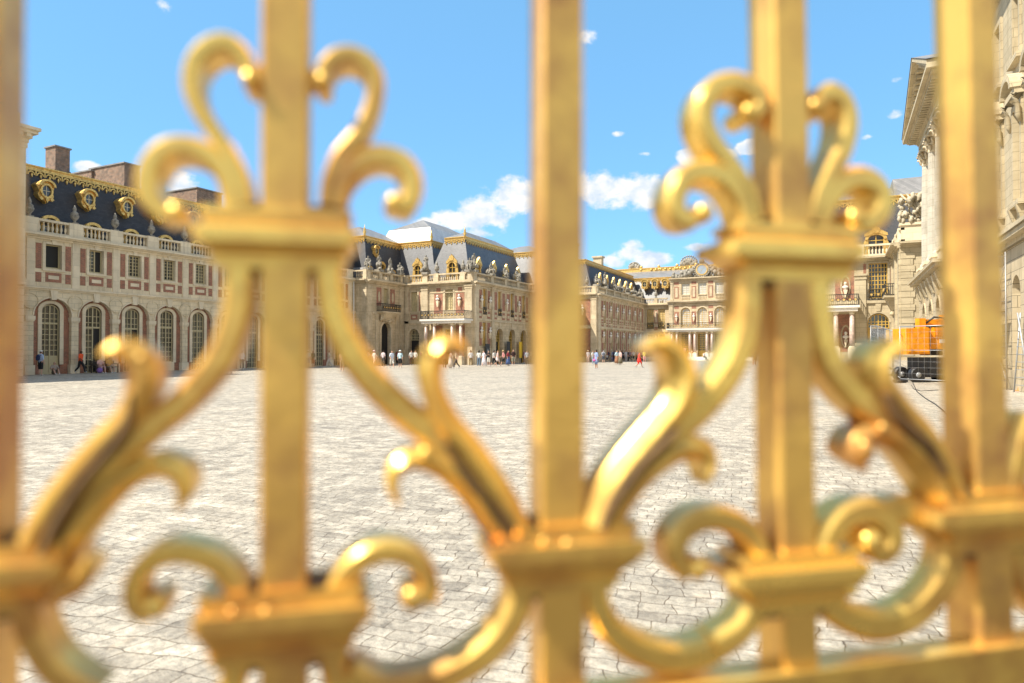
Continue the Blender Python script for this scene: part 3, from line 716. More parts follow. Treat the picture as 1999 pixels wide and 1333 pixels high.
    r2 = mansard(P, -57, -45.6, 70.9, 88, 10.25, 15.6, 1.7, (3.2, 19.6), 'ES', slate='slate_lit', second=(.8, 17.9))
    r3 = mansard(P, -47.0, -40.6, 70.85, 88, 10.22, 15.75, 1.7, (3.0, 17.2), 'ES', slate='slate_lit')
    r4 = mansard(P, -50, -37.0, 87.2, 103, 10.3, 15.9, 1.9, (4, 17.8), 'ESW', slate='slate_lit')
    ovaldormer(P, E1, 66.6, 14.0, -1.9, .8)
    for b in (64.2, 68.9): archdormer(P, E1, b, 10.3, -.95, 1.1, 1.75, ornate=False)
    archdormer(P, E1, 66.6, 10.3, -.95, 1.3, 2.6, ornate=False)
    archdormer(P, S2, -48.3, 10.3, -1.0, 1.35, 2.9); archdormer(P, S2, -43.2, 10.3, -1.0, 1.4, 3.0)
    for b in (72.9, 76.9, 80.5, 84.1): archdormer(P, E2, b, 10.3, -.95, 1.25, 2.75)
    for (x, y, z) in ((-52.4, 65.4, 15.9), (-42.35, 72.6, 16.1), (-47.35, 72.6, 16.0), (-38.95, 89.1, 16.3)):
        k = MB(); k.lathe(WORLD, x, y, [(.2, z-.05), (.12, z+.15), (.22, z+.4), (.12, z+.65), (.16, z+.75), (.05, z+1.0), (.02, z+1.35)], 8); k.build('finial', 'gilt', P)
old_pavilion()

# ================================================================== MARBLE COURT
def court_wing():
    P = thing('palace_wing', (-36, 107, 0), 'brick court wing with white busts, running back to the clock facade', 'building')
    st = MB(); bk = MB(); tr = MB(); E = Fr('E', -32.0); S = Fr('S', 93.3)
    st.box(WORLD, -46, -32.6, 94, 134, -.3, 10.1)
    bays = [96.9+3.4*k for k in range(7)]
    wall(st, S, -36, -32.006, -.3, 9.7, -.6, 0, []); wall(st, E, 93.306, 120.3, -.3, 9.7, -.55, 0, [(b, .48, 5.9, 9.25, 0) for b in bays]+[(b, .48, 1.9, 4.9, 0) for b in bays])
    bk.box(S, -35.6, -33.0, -.1, .014, .8, 4.9); bk.box(S, -35.6, -33.0, -.1, .014, 5.5, 9.3); pil(tr, S, -32.45, .85, 0, 9.7, .2, 1.6)
    pil(tr, E, 93.9, .95, 0, 9.7, .2, 1.6); tr.box(S, -36, -32.9, -.1, .5, 5.0, 5.3)
    bust(P, S, -34.2, 7.9, .02, 1.0)
    for b in bays:
        for s in (-1, 1):
            bk.box(E, b+s*1.1-.48, b+s*1.1+.48, -.1, .014, 6.7, 9.2); bk.box(E, b+s*1.1-.48, b+s*1.1+.48, -.1, .014, 5.35, 6.4); bk.box(E, b+s*1.1-.48, b+s*1.1+.48, -.1, .014, .8, 4.8)
            tr.box(E, b+s*1.1-.36, b+s*1.1+.36, -.1, .04, 5.6, 5.8); tr.box(E, b+s*1.1-.36, b+s*1.1+.36, -.1, .04, 6.0, 6.15)
            tr.box(E, b+s*.56-.08, b+s*.56+.08, -.1, .07, .5, 9.4)
        bust(P, E, b-1.1, 7.9, .02, 1.1); bust(P, E, b-1.1, 3.9, .02, 1.1)
        window(P, E, b, 5.9, 9.25, .96, -.3, 0, 4, 8, 'gold_paint', 'curtain'); window(P, E, b, 1.9, 4.9, .96, -.3, 0, 4, 7, 'gold_paint', 'curtain')
        tr.box(E, b+1.7-.1, b+1.7+.1, -.1, .1, 0, 9.7)
    tr.box(E, 93.3, 120.3, -.1, .16, 5.0, 5.25); cornice(tr, E, 93.3, 120.3, 9.7, .42, .55); cornice(tr, S, -36, -32, 9.7, .42, .55)
    st.build('wall', 'stone_mid', P); bk.build('brick_facing', 'brick', P); tr.build('stone_dressing', 'trim_mid', P)
    ba = MB(); balustrade(ba, E, 93.3, 120.3, 10.13, [93.6+4*k for k in range(7)], .6); balustrade(ba, S, -36, -31.97, 10.13, [-32.4], .7, d=.003); ba.build('balustrade', 'trim_mid', P)
    rf = mansard(P, -46, -33.0, 94.3, 124, 10.2, 15.3, 1.8, (4, 16.2), 'ES', slate='slate')
    for b in bays[:6]: archdormer(P, E, b+.3, 10.3, -.9, 1.25, 2.9)
    for (x, y, zt) in ((-40, 104, 19.2), (-40, 117.5, 18.8)):
        c = MB(); c.box(WORLD, x-.8, x+.8, y-.6, y+.6, 15.5, zt); c.box(WORLD, x-1, x+1, y-.8, y+.8, zt, zt+.3); c.build('chimney', 'trim_mid', rf)
court_wing()

def clock_facade():
    P = thing('clock_facade', (-22, 122, 0), 'ornate facade at the back of the court with a clock between carved figures', 'building')
    S = Fr('S', 120.3); T = Fr('S', 119.6)
    st = MB(); bk = MB(); tr = MB()
    st.box(WORLD, -32, -11, 121, 130, -.3, 10.1)
    sw = [-31.0, -28.95]+[-14.6, -12.5]
    wall(st, S, -32, -11, -.3, 9.7, -.6, 0, [(b, .62, 5.7, 9.2, 0) for b in sw]+[(b, .55, 1.2, 4.6, 0) for b in sw])
    cw = [-24.5, -21.6, -18.7]
    wall(st, T, -27.5, -15.7, -.3, 10.1, -.65, 0, [(b, .85, 5.9, 9.3, .85) for b in cw]+[(b, .8, 0.6, 4.7, 0) for b in cw])
    wall(st, T, -27.2, -16.0, 10.6, 14.1, -.65, 0, [(b, .72, 11.6, 13.6, 0) for b in cw])
    st.box(WORLD, -27.2, -16, 120.3, 124, 10.1, 14.1)
    tr.box(T, -27.6, -15.6, -.6, .35, 10.1, 10.35); tr.box(T, -27.8, -15.4, -.6, .55, 10.35, 10.6); cornice(tr, T, -27.2, -16, 14.1, .5, .5, ext=.3)
    tr.box(T, -27.5, -15.7, -.1, .1, 9.75, 9.9)
    for b in cw:
        band(tr, T, b, .85, 1.08, 8.45, .85, 1.08, 0, .1, 12)
        for s in (-1, 1): tr.box(T, b+s*.95-.09, b+s*.95+.09, -.1, .06, 5.6, 8.45)
        window(P, T, b, 5.9, 9.25, 1.64, -.3, .8, 6, 8, 'gold_paint', 'blind', bar=.05); window(P, T, b, 11.6, 13.6, 1.4, -.3, 0, 6, 5, 'frame_white', 'blind', bar=.05)
        window(P, T, b, .6, 4.7, 1.55, -.35, 0, 6, 8, 'gold_paint', 'glass', transom=None, door_h=1.1, name='ochre_door', bar=.07)
        balusters(tr, T, b-.72, b+.72, .02, 10.75, 11.45, 6); tr.box(T, b-.75, b+.75, -.1, .12, 11.45, 11.58)
    for u in (-26.1, -23.05, -20.15, -17.2):
        bk.box(T, u-.42, u+.42, -.1, .014, 6.3, 8.6); bk.box(T, u-.4, u+.4, -.1, .014, 9.1, 9.6); bk.box(T, u-.4, u+.4, -.1, .014, 10.95, 13.1); bk.box(T, u-.42, u+.42, -.1, .014, 13.4, 13.9)
        tr.box(T, u-.22, u+.22, -.1, .06, 11.15, 12.9); bust(P, T, u, 7.7, .02, .9); bk.box(T, u-.35, u+.35, -.1, .014, 1.2, 4.6)
    for b in (-29.97, -13.5):
        bk.box(S, b-.3, b+.3, -.1, .014, 6.6, 9.0); bk.box(S, b-.3, b+.3, -.1, .014, 5.4, 6.0); tr.box(S, b-.18, b+.18, -.1, .05, 6.8, 8.8); bust(P, S, b, 3.9, .02, .9); bk.box(S, b-.3, b+.3, -.1, .014, 1.2, 4.6)
    for b in sw:
        window(P, S, b, 5.7, 9.15, 1.2, -.3, 0, 4, 8, 'gold_paint', 'curtain'); window(P, S, b, 1.2, 4.6, 1.1, -.3, 0, 4, 7, 'gold_paint', 'glass', bar=.07)
        grille(P, S, b-.62, b+.62, 5.7, 6.75, .06)
    pil(tr, T, -27.1, .7, 0, 10.1, .15, 1.6); pil(tr, S, -31.8, .35, 0, 9.7, .12, 1.6); pil(tr, T, -26.95, .4, 10.6, 14.1, .1, .3)
    tr.box(S, -32, -27.5, -.1, .16, 5.0, 5.25); cornice(tr, S, -32, -27.5, 9.7, .42, .55); cornice(tr, S, -15.7, -11, 9.7, .42, .55)
    st.build('wall', 'stone_mid', P); bk.build('brick_facing', 'brick', P); tr.build('stone_dressing', 'trim_mid', P)
    ba = MB(); balustrade(ba, S, -32, -27.9, 10.13, [-30], .6); balustrade(ba, S, -15.3, -11, 10.13, [-13], .6); ba.build('balustrade', 'trim_mid', P)
    # marble balcony on paired columns
    sl = MB(); sl.box(T, -27.3, -15.9, .02, 1.9, 5.0, 5.3); sl.box(T, -27.5, -15.7, .02, 2.1, 5.3, 5.55); sl.build('balcony_slab', 'marble', P)
    grille(P, T, -27.4, -15.8, 5.55, 6.55, 2.0, side=1.9)
    for u in (-26.6, -25.75, -23.5, -22.65, -20.6, -19.75, -17.5, -16.6):
        roundcol(P, u, 119.6-1.5, 1.2, 5.0, .22); pd = MB(); pd.box(T, u-.34, u+.34, 1.16, 1.84, -.2, 1.2); pd.build('pedestal', 'marble', P)
    # steps
    sp = MB()
    for k in range(4): sp.box(S, -31, -12.5, .3, 4.2-.45*k, -.2 if k == 0 else .15*k+.001, .15*(k+1))
    sp.build('steps', 'marble', P)
    # sculpture with the clock
    g = MB(); rnd = random.Random(3)
    for i in range(240):
        u = rnd.uniform(-5.3, 5.3); top = max(.6, 2.4-abs(u)*.38); z = 14.6+rnd.uniform(.05, 1)*top
        g.blob(T(-21.6+u, -.3+rnd.uniform(-.25, .3), z), rnd.uniform(.13, .34), (1, 1, rnd.uniform(.7, 1.5)), 6, 4, .25)
    for s in (-1, 1):
        for (u, z, r) in ((1.5, 16.3, .3), (1.7, 15.8, .45), (2.2, 15.4, .45), (2.9, 15.1, .4), (3.5, 14.95, .3), (5.0, 15.4, .3), (5.05, 14.95, .42)):
            g.blob(T(-21.6+s*u, 0, z), r, (1, 1, 1.1), 8, 5, .12)
        g.tube([T(-21.6+s*1.6, .1, 16.0), T(-21.6+s*1.0, .2, 16.5), T(-21.6+s*.7, .2, 16.9)], [.13, .1, .07], 6)
    for i in range(24):
        a = 2*math.pi*i/24; g.blob(T(-21.6+1.28*math.cos(a), .25, 15.9+1.28*math.sin(a)), .17, (1, 1, 1), 6, 4, .2)
    g.blob(T(-21.6, .2, 17.4), .4, (1.2, 1, .9), 8, 5, .2)
    sc_ = g.build('carved_figures', 'statue', P)
    c = MB(); c.prism(T, [(-21.6+1.15*math.cos(a*math.pi/12), 15.9+1.15*math.sin(a*math.pi/12)) for a in range(24)], -.5, .25); cl = c.build('clock', 'trim_mid', P)
    c = MB(); c.prism(T, [(-21.6+.82*math.cos(a*math.pi/12), 15.9+.82*math.sin(a*math.pi/12)) for a in range(24)], .25, .32); c.build('clock_face', 'clockface', cl)
    c = MB()
    for i in range(24):
        a, b = 2*math.pi*i/24, 2*math.pi*(i+1)/24
        c.prism(T, [(-21.6+r*math.cos(t), 15.9+r*math.sin(t)) for r, t in ((.82, a), (.98, a), (.98, b), (.82, b))], .25, .36)
    for i in range(12):
        a = math.pi*i/6; c.prism(T, [(-21.6+r*math.cos(t), 15.9+r*math.sin(t)) for r, t in ((.66, a-.03), (.78, a-.04), (.78, a+.04), (.66, a+.03))], .32, .34)
    c.prism(T, [(-21.63, 15.87), (-21.2, 16.35), (-21.57, 15.93)], .33, .35); c.prism(T, [(-21.64, 15.92), (-21.9, 15.35), (-21.56, 15.9)], .33, .352)
    c.build('clock_rim', 'gilt', cl)
    # main roof behind
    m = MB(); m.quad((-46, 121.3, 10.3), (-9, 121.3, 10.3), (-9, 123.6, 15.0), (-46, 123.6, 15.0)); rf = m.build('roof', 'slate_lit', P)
    m = MB(); m.quad((-46, 123.7, 15.4), (-9, 123.7, 15.4), (-9, 131, 17.5), (-46, 131, 17.5)); m.quad((-46, 131.2, 17.9), (-9, 131.2, 17.9), (-9, 140, 17.9), (-46, 140, 17.9)); m.build('lead_roof', 'lead', rf)
    m = MB(); crest(m, Fr('S', 123.6), -46, -9, 0, 15.0); 
    R_ = Fr('S', 131.0); m.box(R_, -46, -9, -.3, .3, 17.4, 18.0); m.box(R_, -46, -9, -.2, .4, 18.0, 18.15)
    for i in range(26): m.blob(R_(-33.5+i*.95, .35, 17.75), .22, (1.3, .8, .9), 6, 4, .25)
    for i in range(7):
        u = -35.6+i*3.6; m.blob(R_(u, .2, 18.35), .32, (1, .8, .9), 8, 5, .25); m.blob(R_(u, .2, 17.8), .3, (1.3, .8, 1.1), 8, 5, .25)
    m.build('gilded_crest', 'gilt', rf)
    for u in (-32.4, -30.5, -28.6, -14.4, -12.2): ovaldormer(P, S, u, 13.9, -1.3, 1.05)
    rnd = random.Random(5)
    for (u0, w, h) in ((-26.3, 1.5, 1.5), (-37.2, 1.0, .9)):
        t = MB()
        for i in range(26):
            x = rnd.uniform(-w, w); t.blob(R_(u0+x, -.5, 18.2+rnd.uniform(0, h)*(1-.5*abs(x)/w)), rnd.uniform(.18, .42), (1, 1, 1.2), 6, 4, .25)
        for i in range(11):
            a = math.pi*(.1+.8*i/10); t.tube([R_(u0+.3*math.cos(a), -.5, 18.3), R_(u0+w*1.0*math.cos(a), -.5, 18.3+h*1.05*math.sin(a))], [.34, .16], 5)
            t.blob(R_(u0+w*1.1*math.cos(a), -.5, 18.45+h*1.1*math.sin(a)), .2, (1, 1, 1), 6, 4)
        t.build('ridge_trophy', 'statue', rf)
clock_facade()

# ================================================================== RIGHT OLD PAVILION
def right_pavilion():
    P = thing('palace_pavilion', (2, 68, 0), 'brick pavilion with a gold-framed window above an arched door, left of the columns', 'building')
    S = Fr('S', 67.5); W = Fr('W', 4.2); S2 = Fr('S', 59.5)
    st = MB(); bk = MB(); tr = MB()
    st.box(WORLD, -6, 14, 68.2, 84, -.3, 10.1); st.box(WORLD, 4.9, 16, 60.1, 68.1, -.3, 10.1)
    wall(st, S, -6, 4.2, -.3, 9.7, -.6, 0, [(3.1, .74, 6.4, 9.5, 0), (3.1, .86, -.3, 5.05, .86), (-2.4, .6, 6.4, 9.2, 0), (-2.4, .7, .8, 4.8, 0)])
    upper_dress(bk, tr, S, 3.1, 1.48, 6.2, 9.5, .22, 1.05); band(tr, S, 3.1, .86, 1.0, 4.19, .86, 1.0, 0, .06, 12)
    tr.prism(S, [(2.95, 5.2), (3.25, 5.2), (3.35, 6.0), (2.85, 6.0)], 0, .1)
    pil(tr, S, 1.72, .85, 0.9, 8.6, .2, 1.5); bk.box(S, 2.2, 2.35, -.1, .014, 6.3, 9.2)
    for u in (.5, -5.2):
        bk.box(S, u-.85, u+.7, -.1, .014, 6.3, 9.0); bk.box(S, u-.85, u+.7, -.1, .014, 1.6, 5.0)
        for z in (7.1, 2.6):
            for i in range(16):
                a, b = 2*math.pi*i/16, 2*math.pi*(i+1)/16
                tr.prism(S, [(u+r*math.cos(t), z+.4+q*math.sin(t)) for r, q, t in ((.3, .9, a), (.42, 1.05, a), (.42, 1.05, b), (.3, .9, b))], 0, .08)
            bust(P, S, u, z+.3, .02, .9)
    tr.box(S, -6, 4.2, -.1, .14, 5.95, 6.2)
    sl = MB(); sl.box(S, -5.8, 1.45, .02, 1.9, 5.2, 5.5); sl.box(S, -5.9, 1.6, .02, 2.05, 5.5, 5.7); sl.build('balcony_slab', 'marble', P)
    for u in (.98, -.3, -4.2, -5.5): roundcol(P, u, 67.5-1.5, 1.9, 5.2, .22); pd = MB(); pd.box(S, u-.33, u+.33, 1.17, 1.83, .5, 1.9); pd.build('pedestal', 'stone_trim', P)
    grille(P, S, -5.8, 1.5, 5.7, 6.7, 1.95, side=1.9); grille(P, S, 2.3, 3.9, 6.2, 7.2, .12)
    window(P, S, 3.1, 6.4, 9.5, 1.48, -.3, 0, 6, 8, 'gold_paint', 'glass', bar=.06)
    window(P, S, 3.1, 3.7, 5.0, 1.7, -.35, .84, 6, 3, 'gold_paint', 'glass', name='fanlight', bar=.06)
    band(tr, S, 3.1, .84, .86, 4.19, .84, .86, -.3, -.1, 10)
    d = MB(); d.box(S, 2.26, 3.94, -.55, -.45, .4, 3.7); d.build('dark_doorway', 'dark', P)
    for s in (-1, 1): d = MB(); d.box(S, 3.1+s*.72-.12, 3.1+s*.72+.12, -.44, -.36, .4, 3.7); d.build('ochre_door', 'gold_paint', P)
    window(P, S, -2.4, 6.4, 9.2, 1.2, -.3, 0, 4, 8, 'gold_paint', 'glass'); window(P, S, -2.4, .9, 4.8, 1.4, -.3, 0, 4, 8, 'gold_paint', 'glass', name='ochre_door')
    # side wall and its balcony
    wall(st, W, 59.506, 67.5, -.3, 9.7, -.6, 0, [(64.6, .5, 6.6, 9.2, 0)]); window(P, W, 64.6, 6.6, 9.2, 1.0, -.3, 0, 4, 7, 'gold_paint', 'glass')
    cb = MB(); cb.box(W, 63.4, 65.8, .0, .85, 6.15, 6.35); cb.frus(W, (64.2, 65.0, 0, .2, 4.9), (63.7, 65.5, 0, .75, 6.15))
    for i in range(14): cb.blob(W(64.6+random.uniform(-.5, .5), .2, 5.3+random.uniform(-.6, .6)), random.uniform(.1, .2), jit=.2)
    cb.build('carved_bracket', 'stone_pale', P); grille(P, W, 63.4, 65.8, 6.35, 7.3, .8, side=.8)
    pil(tr, W, 62.6, .6, .8, 9.7, .14, 1.5); pil(tr, W, 66.9, .6, .8, 9.7, .14, 1.5)
    # stone end facing us
    wall(st, S2, 4.206, 14, -.3, 9.7, -.6, 0, []); quoins(tr, S2, 4.25, 5.1, .8, 9.4, h=.5); quoins(tr, W, 59.55, 60.3, .8, 9.4, h=.5)
    for f, a, b in ((S, -6, 4.2), (W, 59.5, 67.5), (S2, 4.2, 14)): cornice(tr, f, a, b, 9.7, .42, .6)
    st.build('wall', 'stone_pale', P); bk.build('brick_facing', 'brick', P); tr.build('stone_dressing', 'stone_pale', P)
    ba = MB(); balustrade(ba, S, -6, 4.2, 10.13, [-5.5, -2, 1.7], .6); balustrade(ba, W, 59.5, 67.5, 10.13, [60, 63, 66], .6, d=.003); ba.box(S2, 4.3, 14, -.5, 0, 10.13, 11.4); ba.box(S2, 4.2, 14, -.6, .1, 11.4, 11.6); ba.build('balustrade', 'stone_trim', P)
    t = MB(); rnd = random.Random(11)
    for i in range(190):
        x = rnd.uniform(4.2, 7.5); z = 11.55+rnd.uniform(0, 2.3)*(1-.25*abs(x-5.8)/1.7); t.blob(S2(x, -.2+rnd.uniform(-.35, .35), z), rnd.uniform(.07, .2), (1, 1, rnd.uniform(.7, 2.0)), 6, 4, .3)
    for i in range(8): t.tube([S2(5.8, -.2, 12), S2(4.3+i*.42, -.2, 13.9)], [.12, .07], 5)
    t.build('carved_trophy', 'statue_pale', P)
    rf = mansard(P, -6.5, 13, 68.5, 84, 10.2, 15.6, 1.8, (4, 17.5), 'SW', slate='slate')
    m = MB(); m.quad((4.6, 70.45, 15.98), (14.5, 70.45, 15.98), (14.5, 72.6, 18.0), (4.6, 72.6, 18.0)); m.quad((4.6, 70.45, 15.98), (4.6, 72.6, 18.0), (4.6, 80, 18.0), (4.6, 80, 15.98)); m.quad((4.6, 72.6, 18), (14.5, 72.6, 18), (14.5, 80, 18), (4.6, 80, 18)); m.build('upper_roof', 'lead', rf, recalc=False)
    archdormer(P, S, 3.0, 10.3, -1.0, 1.7, 2.4); archdormer(P, S, -2.4, 10.3, -1.0, 1.5, 2.9)
    c = MB(); c.box(WORLD, .8, 2.0, 74, 75, 16, 18.6); c.box(WORLD, .6, 2.2, 73.8, 75.2, 18.6, 18.85); c.build('chimney', 'chimney', rf)
right_pavilion()

# ================================================================== COLONNADE PAVILION (right)
def colonnade():
    P = thing('colonnade_building', (9, 45, 0), 'pale stone classical building with tall columns under a pediment, right of the court', 'building')
    W = Fr('W', 5.3); B = Fr('W', 7.0); N = Fr('S', 57.6)
    st = MB(); tr = MB(); ru = MB()
    cols = [56, 52.3, 48.6, 44.9]
    ar = [54.15, 50.45, 46.75]
    wall(ru, W, 43.6, 57.5, -.5, 6.3, -1.2, 0, [(a, .85, .8, 4.9, .85) for a in ar])
    st.box(WORLD, 7.5, 20, 8, 57.4, -.5, 20.5); st.box(WORLD, 5.3, 7.5, 57.0, 57.5, 6.3, 7.0)
    for a in ar:
        band(tr, W, a, .85, 1.0, 4.05, .85, 1.0, 0, .06, 10)
        tr.frus(W, (a-.14, a+.14, 0, .1, 4.95), (a-.3, a+.3, 0, .38, 6.2))
        window(P, W, a, .8, 4.85, 1.66, -.7, .8, 4, 8, 'frame_cream', 'glass')
    for y in cols: tr.frus(W, (y-.3, y+.3, 0, .12, 5.3), (y-.35, y+.35, 0, .42, 6.25))
    # podium cornice and the floor of the colonnade
    tr.box(W, 43.4, 57.75, -2.2, .2, 6.25, 6.45); tr.box(W, 43.2, 57.95, -2.2, .55, 6.45, 6.62); tr.box(W, 43.1, 58.05, -2.2, .7, 6.62, 6.78)
    cm = MB(); cap = MB()
    for y in cols:
        c = MB(); x = 5.85; r = .52
        prof = [(r*1.25, 7.62), (r*1.25, 7.78), (r*1.05, 7.95), (r, 8.1), (r*1.0, 11), (r*.86, 15.0)]
        # fluted shaft
        n = 40; vs = []; fs = []
        for q, z in prof:
            for i in range(n):
                a = 2*math.pi*i/n; rr = q*(1 if (i % 2 == 0 or z < 8.0) else .955); vs.append((x+rr*math.cos(a), y+rr*math.sin(a), z))
        for j in range(len(prof)-1):
            for i in range(n): k = (i+1) % n; fs.append((j*n+i, j*n+k, (j+1)*n+k, (j+1)*n+i))
        c.add(vs, fs); 
        co = c.build('column', 'column', P)
        pd = MB(); pd.box(WORLD, x-.72, x+.72, y-.72, y+.72, 6.78, 7.45); pd.box(WORLD, x-.78, x+.78, y-.78, y+.78, 7.45, 7.62); pd.build('pedestal', 'stone_trim', co)
        k = MB(); k.lathe(WORLD, x, y, [(.45, 14.95), (.5, 15.05), (.46, 15.1), (.5, 15.5), (.66, 15.9)], 12)
        for lvl, (z, rr, h) in enumerate(((15.1, .5, .34), (15.42, .56, .34))):
            for i in range(8):
                a = math.pi*(i+.5*lvl)/4; ca, sa = math.cos(a), math.sin(a)
                k.tube([(x+ca*rr*.95, y+sa*rr*.95, z), (x+ca*(rr+.05), y+sa*(rr+.05), z+h*.8), (x+ca*(rr+.2), y+sa*(rr+.2), z+h), (x+ca*(rr+.24), y+sa*(rr+.24), z+h*.75)], [.12, .1, .07, .04], 5)
        for i in range(4):
            a = math.pi*(i+.5)/2; ca, sa = math.cos(a), math.sin(a)
            k.tube([(x+ca*.5, y+sa*.5, 15.6), (x+ca*.85, y+sa*.85, 15.93), (x+ca*.98, y+sa*.98, 15.8), (x+ca*.9, y+sa*.9, 15.68)], [.08, .1, .09, .06], 5)
        k.box(WORLD, x-.68, x+.68, y-.68, y+.68, 15.93, 16.05); k.build('capital', 'statue' if False else 'stone_trim', co)
    bl = MB()
    for a in ar: balusters(bl, Fr('W', 5.5), a-1.05, a+1.05, 0, 6.95, 7.5, 7); bl.box(Fr('W', 5.5), a-1.12, a+1.12, -.12, .12, 6.8, 6.95); bl.box(Fr('W', 5.5), a-1.12, a+1.12, -.12, .12, 7.5, 7.64)
    bl.build('balustrade', 'stone_trim', P)
    # entablature with dentils, running round the near end
    def ent(x, z, h, y0=43.6, y1=56.9): tr.box(WORLD, x, 8.5, y0-(5.35-x), y1+(5.35-x), z, z+h-.001)
    ent(5.35, 16.05, .35); ent(5.28, 16.4, .35); ent(5.2, 16.75, .12); ent(4.6, 17.1, .14); ent(4.35, 17.24, .2); ent(5.1, 16.87, .23)
    y = 43.4
    while y < 57.3: tr.box(WORLD, 4.68, 5.1, y, y+.24, 16.9, 17.095); y += .48
    # pediment
    X0, X1 = 4.35, 8.5; ym, zt = 50.4, 20.6; y0, y1 = 42.6, 58.2
    PW = Fr('W', 0)
    tr.prism(Fr('W', 5.35), [(43.4, 17.44), (57.3, 17.44), (50.4, 20.2)], -3, 0)
    for (ya, yb) in ((y1, ym), (y0, ym)):
        for off, x in ((0, 4.35), (-.2, 4.6)):
            tr.prism(Fr('W', x), [(ya, 17.44+off+(.0 if off == 0 else .0)), (yb, zt+off), (yb, zt+off+.24), (ya, 17.68+off)] if off == 0 else [(ya-(.6 if ya > ym else -.6), 17.45), (yb, zt-.2), (yb, zt), (ya, 17.44)], -4, 0)
        n = 16
        for i in range(1, n):
            t = i/n; yy = ya+(yb-ya)*t; zz = 17.44+(zt-17.44)*t-.24
            if abs(yy-ym) < 7.2: tr.box(WORLD, 4.68, 5.15, yy-.12, yy+.12, zz-.18, zz+.02)
    rf = MB()
    rf.quad((4.3, y1+.1, 17.7), (4.3, ym, zt+.28), (20, ym, zt+.28), (20, y1+.1, 17.7)); rf.quad((4.3, y0-.1, 17.7), (4.3, ym, zt+.28), (20, ym, zt+.28), (20, y0-.1, 17.7))
    rf.build('roof', 'lead', P)
    # block behind the columns with doors
    for a in ar: window(P, Fr('W', 7.5), a, 7.6, 12.4, 1.6, .01, 0, 4, 9, 'frame_white', 'glass')
    # near wing, set back
    wy = [13.2+3.7*k for k in range(8)]
    nw = MB(); wall(nw, B, 8, 43.5, 6.9, 20.2, -.45, 0, [(y, .62, 8.35, 12.2, 0) for y in wy]+[(y, .55, 14.6, 17.3, 0) for y in wy])
    wall(ru, B, 8, 43.5, -.5, 6.3, -.45, .15, [(y, .75, .9, 5.0, .75) for y in wy])
    z = -.3
    gr = MB()
    tr.box(B, 8, 43.5, -.1, .3, 6.3, 6.5); tr.box(B, 8, 43.5, -.1, .6, 6.5, 6.72); tr.box(B, 8, 43.5, -.1, .7, 6.72, 6.9)
    tr.box(B, 8, 43.5, -.1, .3, 18.6, 19.0); tr.box(B, 8, 43.5, -.1, .7, 19.0, 19.4); tr.box(B, 8, 43.5, -.1, 1.0, 19.4, 19.8)
    for y in wy:
        for (a, zb, zt_, w) in ((0, 8.35, 12.2, .62), (1, 14.6, 17.3, .55)):
            for s in (-1, 1): tr.box(B, y+s*(w+.12)-.12, y+s*(w+.12)+.12, -.1, .1, zb-.2, zt_+.24)
            tr.box(B, y-w, y+w, -.1, .1, zt_, zt_+.24); tr.box(B, y-w-.35, y+w+.35, -.1, .25, zb-.42, zb-.2)
        tr.box(B, y-1.0, y+1.0, -.1, .34, 12.6, 12.85); band(tr, B, y, .8, 1.05, 12.85, .55, .85, -.1, .5, 10); 
        tr.prism(B, [(y-.8, 12.85), (y+.8, 12.85)]+arcpts(y, .8, 12.85, .55, 8)[1:-1], -.1, .15)
        for s in (-1, 1):
            tr.tube([B(y+s*.92, .34, 12.6), B(y+s*.92, .36, 12.3), B(y+s*.92, .22, 12.1), B(y+s*.9, .2, 11.7), B(y+s*.9, .12, 11.4)], [.16, .15, .1, .12, .06], 6)
            tr.frus(B, (y+s*.7-.08, y+s*.7+.08, 0, .1, 7.3), (y+s*.7-.12, y+s*.7+.12, 0, .3, 7.92))
        tr.frus(B, (y-.12, y+.12, .1, .3, 6.0), (y-.2, y+.2, .1, .55, 6.5)) if False else None
        window(P, B, y, 8.35, 12.2, 1.24, -.3, 0, 4, 8, 'frame_cream', 'curtain'); window(P, B, y, 14.6, 17.3, 1.1, -.3, 0, 4, 6, 'frame_cream', 'curtain')
        window(P, B, y, .9, 5.0, 1.5, -.3, .75, 4, 8, 'frame_cream', 'glass')
    tr.box(WORLD, 8, 20, 8, 43, 20.5, 21.6); tr.box(WORLD, 8.8, 20, 43.0, 57, 17.0, 21.4)
    ru.box(WORLD, 5.31, 7.4, 43.62, 44.0, -.5, 6.3); st.build('wall', 'stone_pale', P); nw.build('upper_wall', 'stone_pale', P); ru.build('rusticated_base', 'stone_rust', P); tr.build('stone_dressing', 'stone_pale', P)
colonnade()

# ================================================================== GILDED FENCE
FR = Vector((math.cos(R(YAW)), math.sin(R(YAW)), 0)); FF = Vector((-math.sin(R(YAW)), math.cos(R(YAW)), 0))
TH = R(13.1)
FU = FR*math.cos(TH)+FF*math.sin(TH); FN = -FR*math.sin(TH)+FF*math.cos(TH)
FP0 = Vector((0, 0, CAMH))+(FR*((552-CX)/FPX)+FF)*0.45
def fpt(px, py, back=0.0):
    """point of the fence's front plane (u, z) seen at a pixel -> local plane coordinates"""
    r = ray(px, py); o = Vector((0, 0, CAMH)); P0 = FP0+FN*back
    t = (P0-o).dot(FN)/r.dot(FN); p = o+r*t
    return ((p-FP0).dot(FU), p.z)
def f3(u, w, z): return FP0+FU*u+FN*w+Vector((0, 0, z-FP0.z))
def pxm(px): # metres per pixel in the plane at this column
    a = fpt(px-5, 683)[0]; b = fpt(px+5, 683)[0]; return (b-a)/10
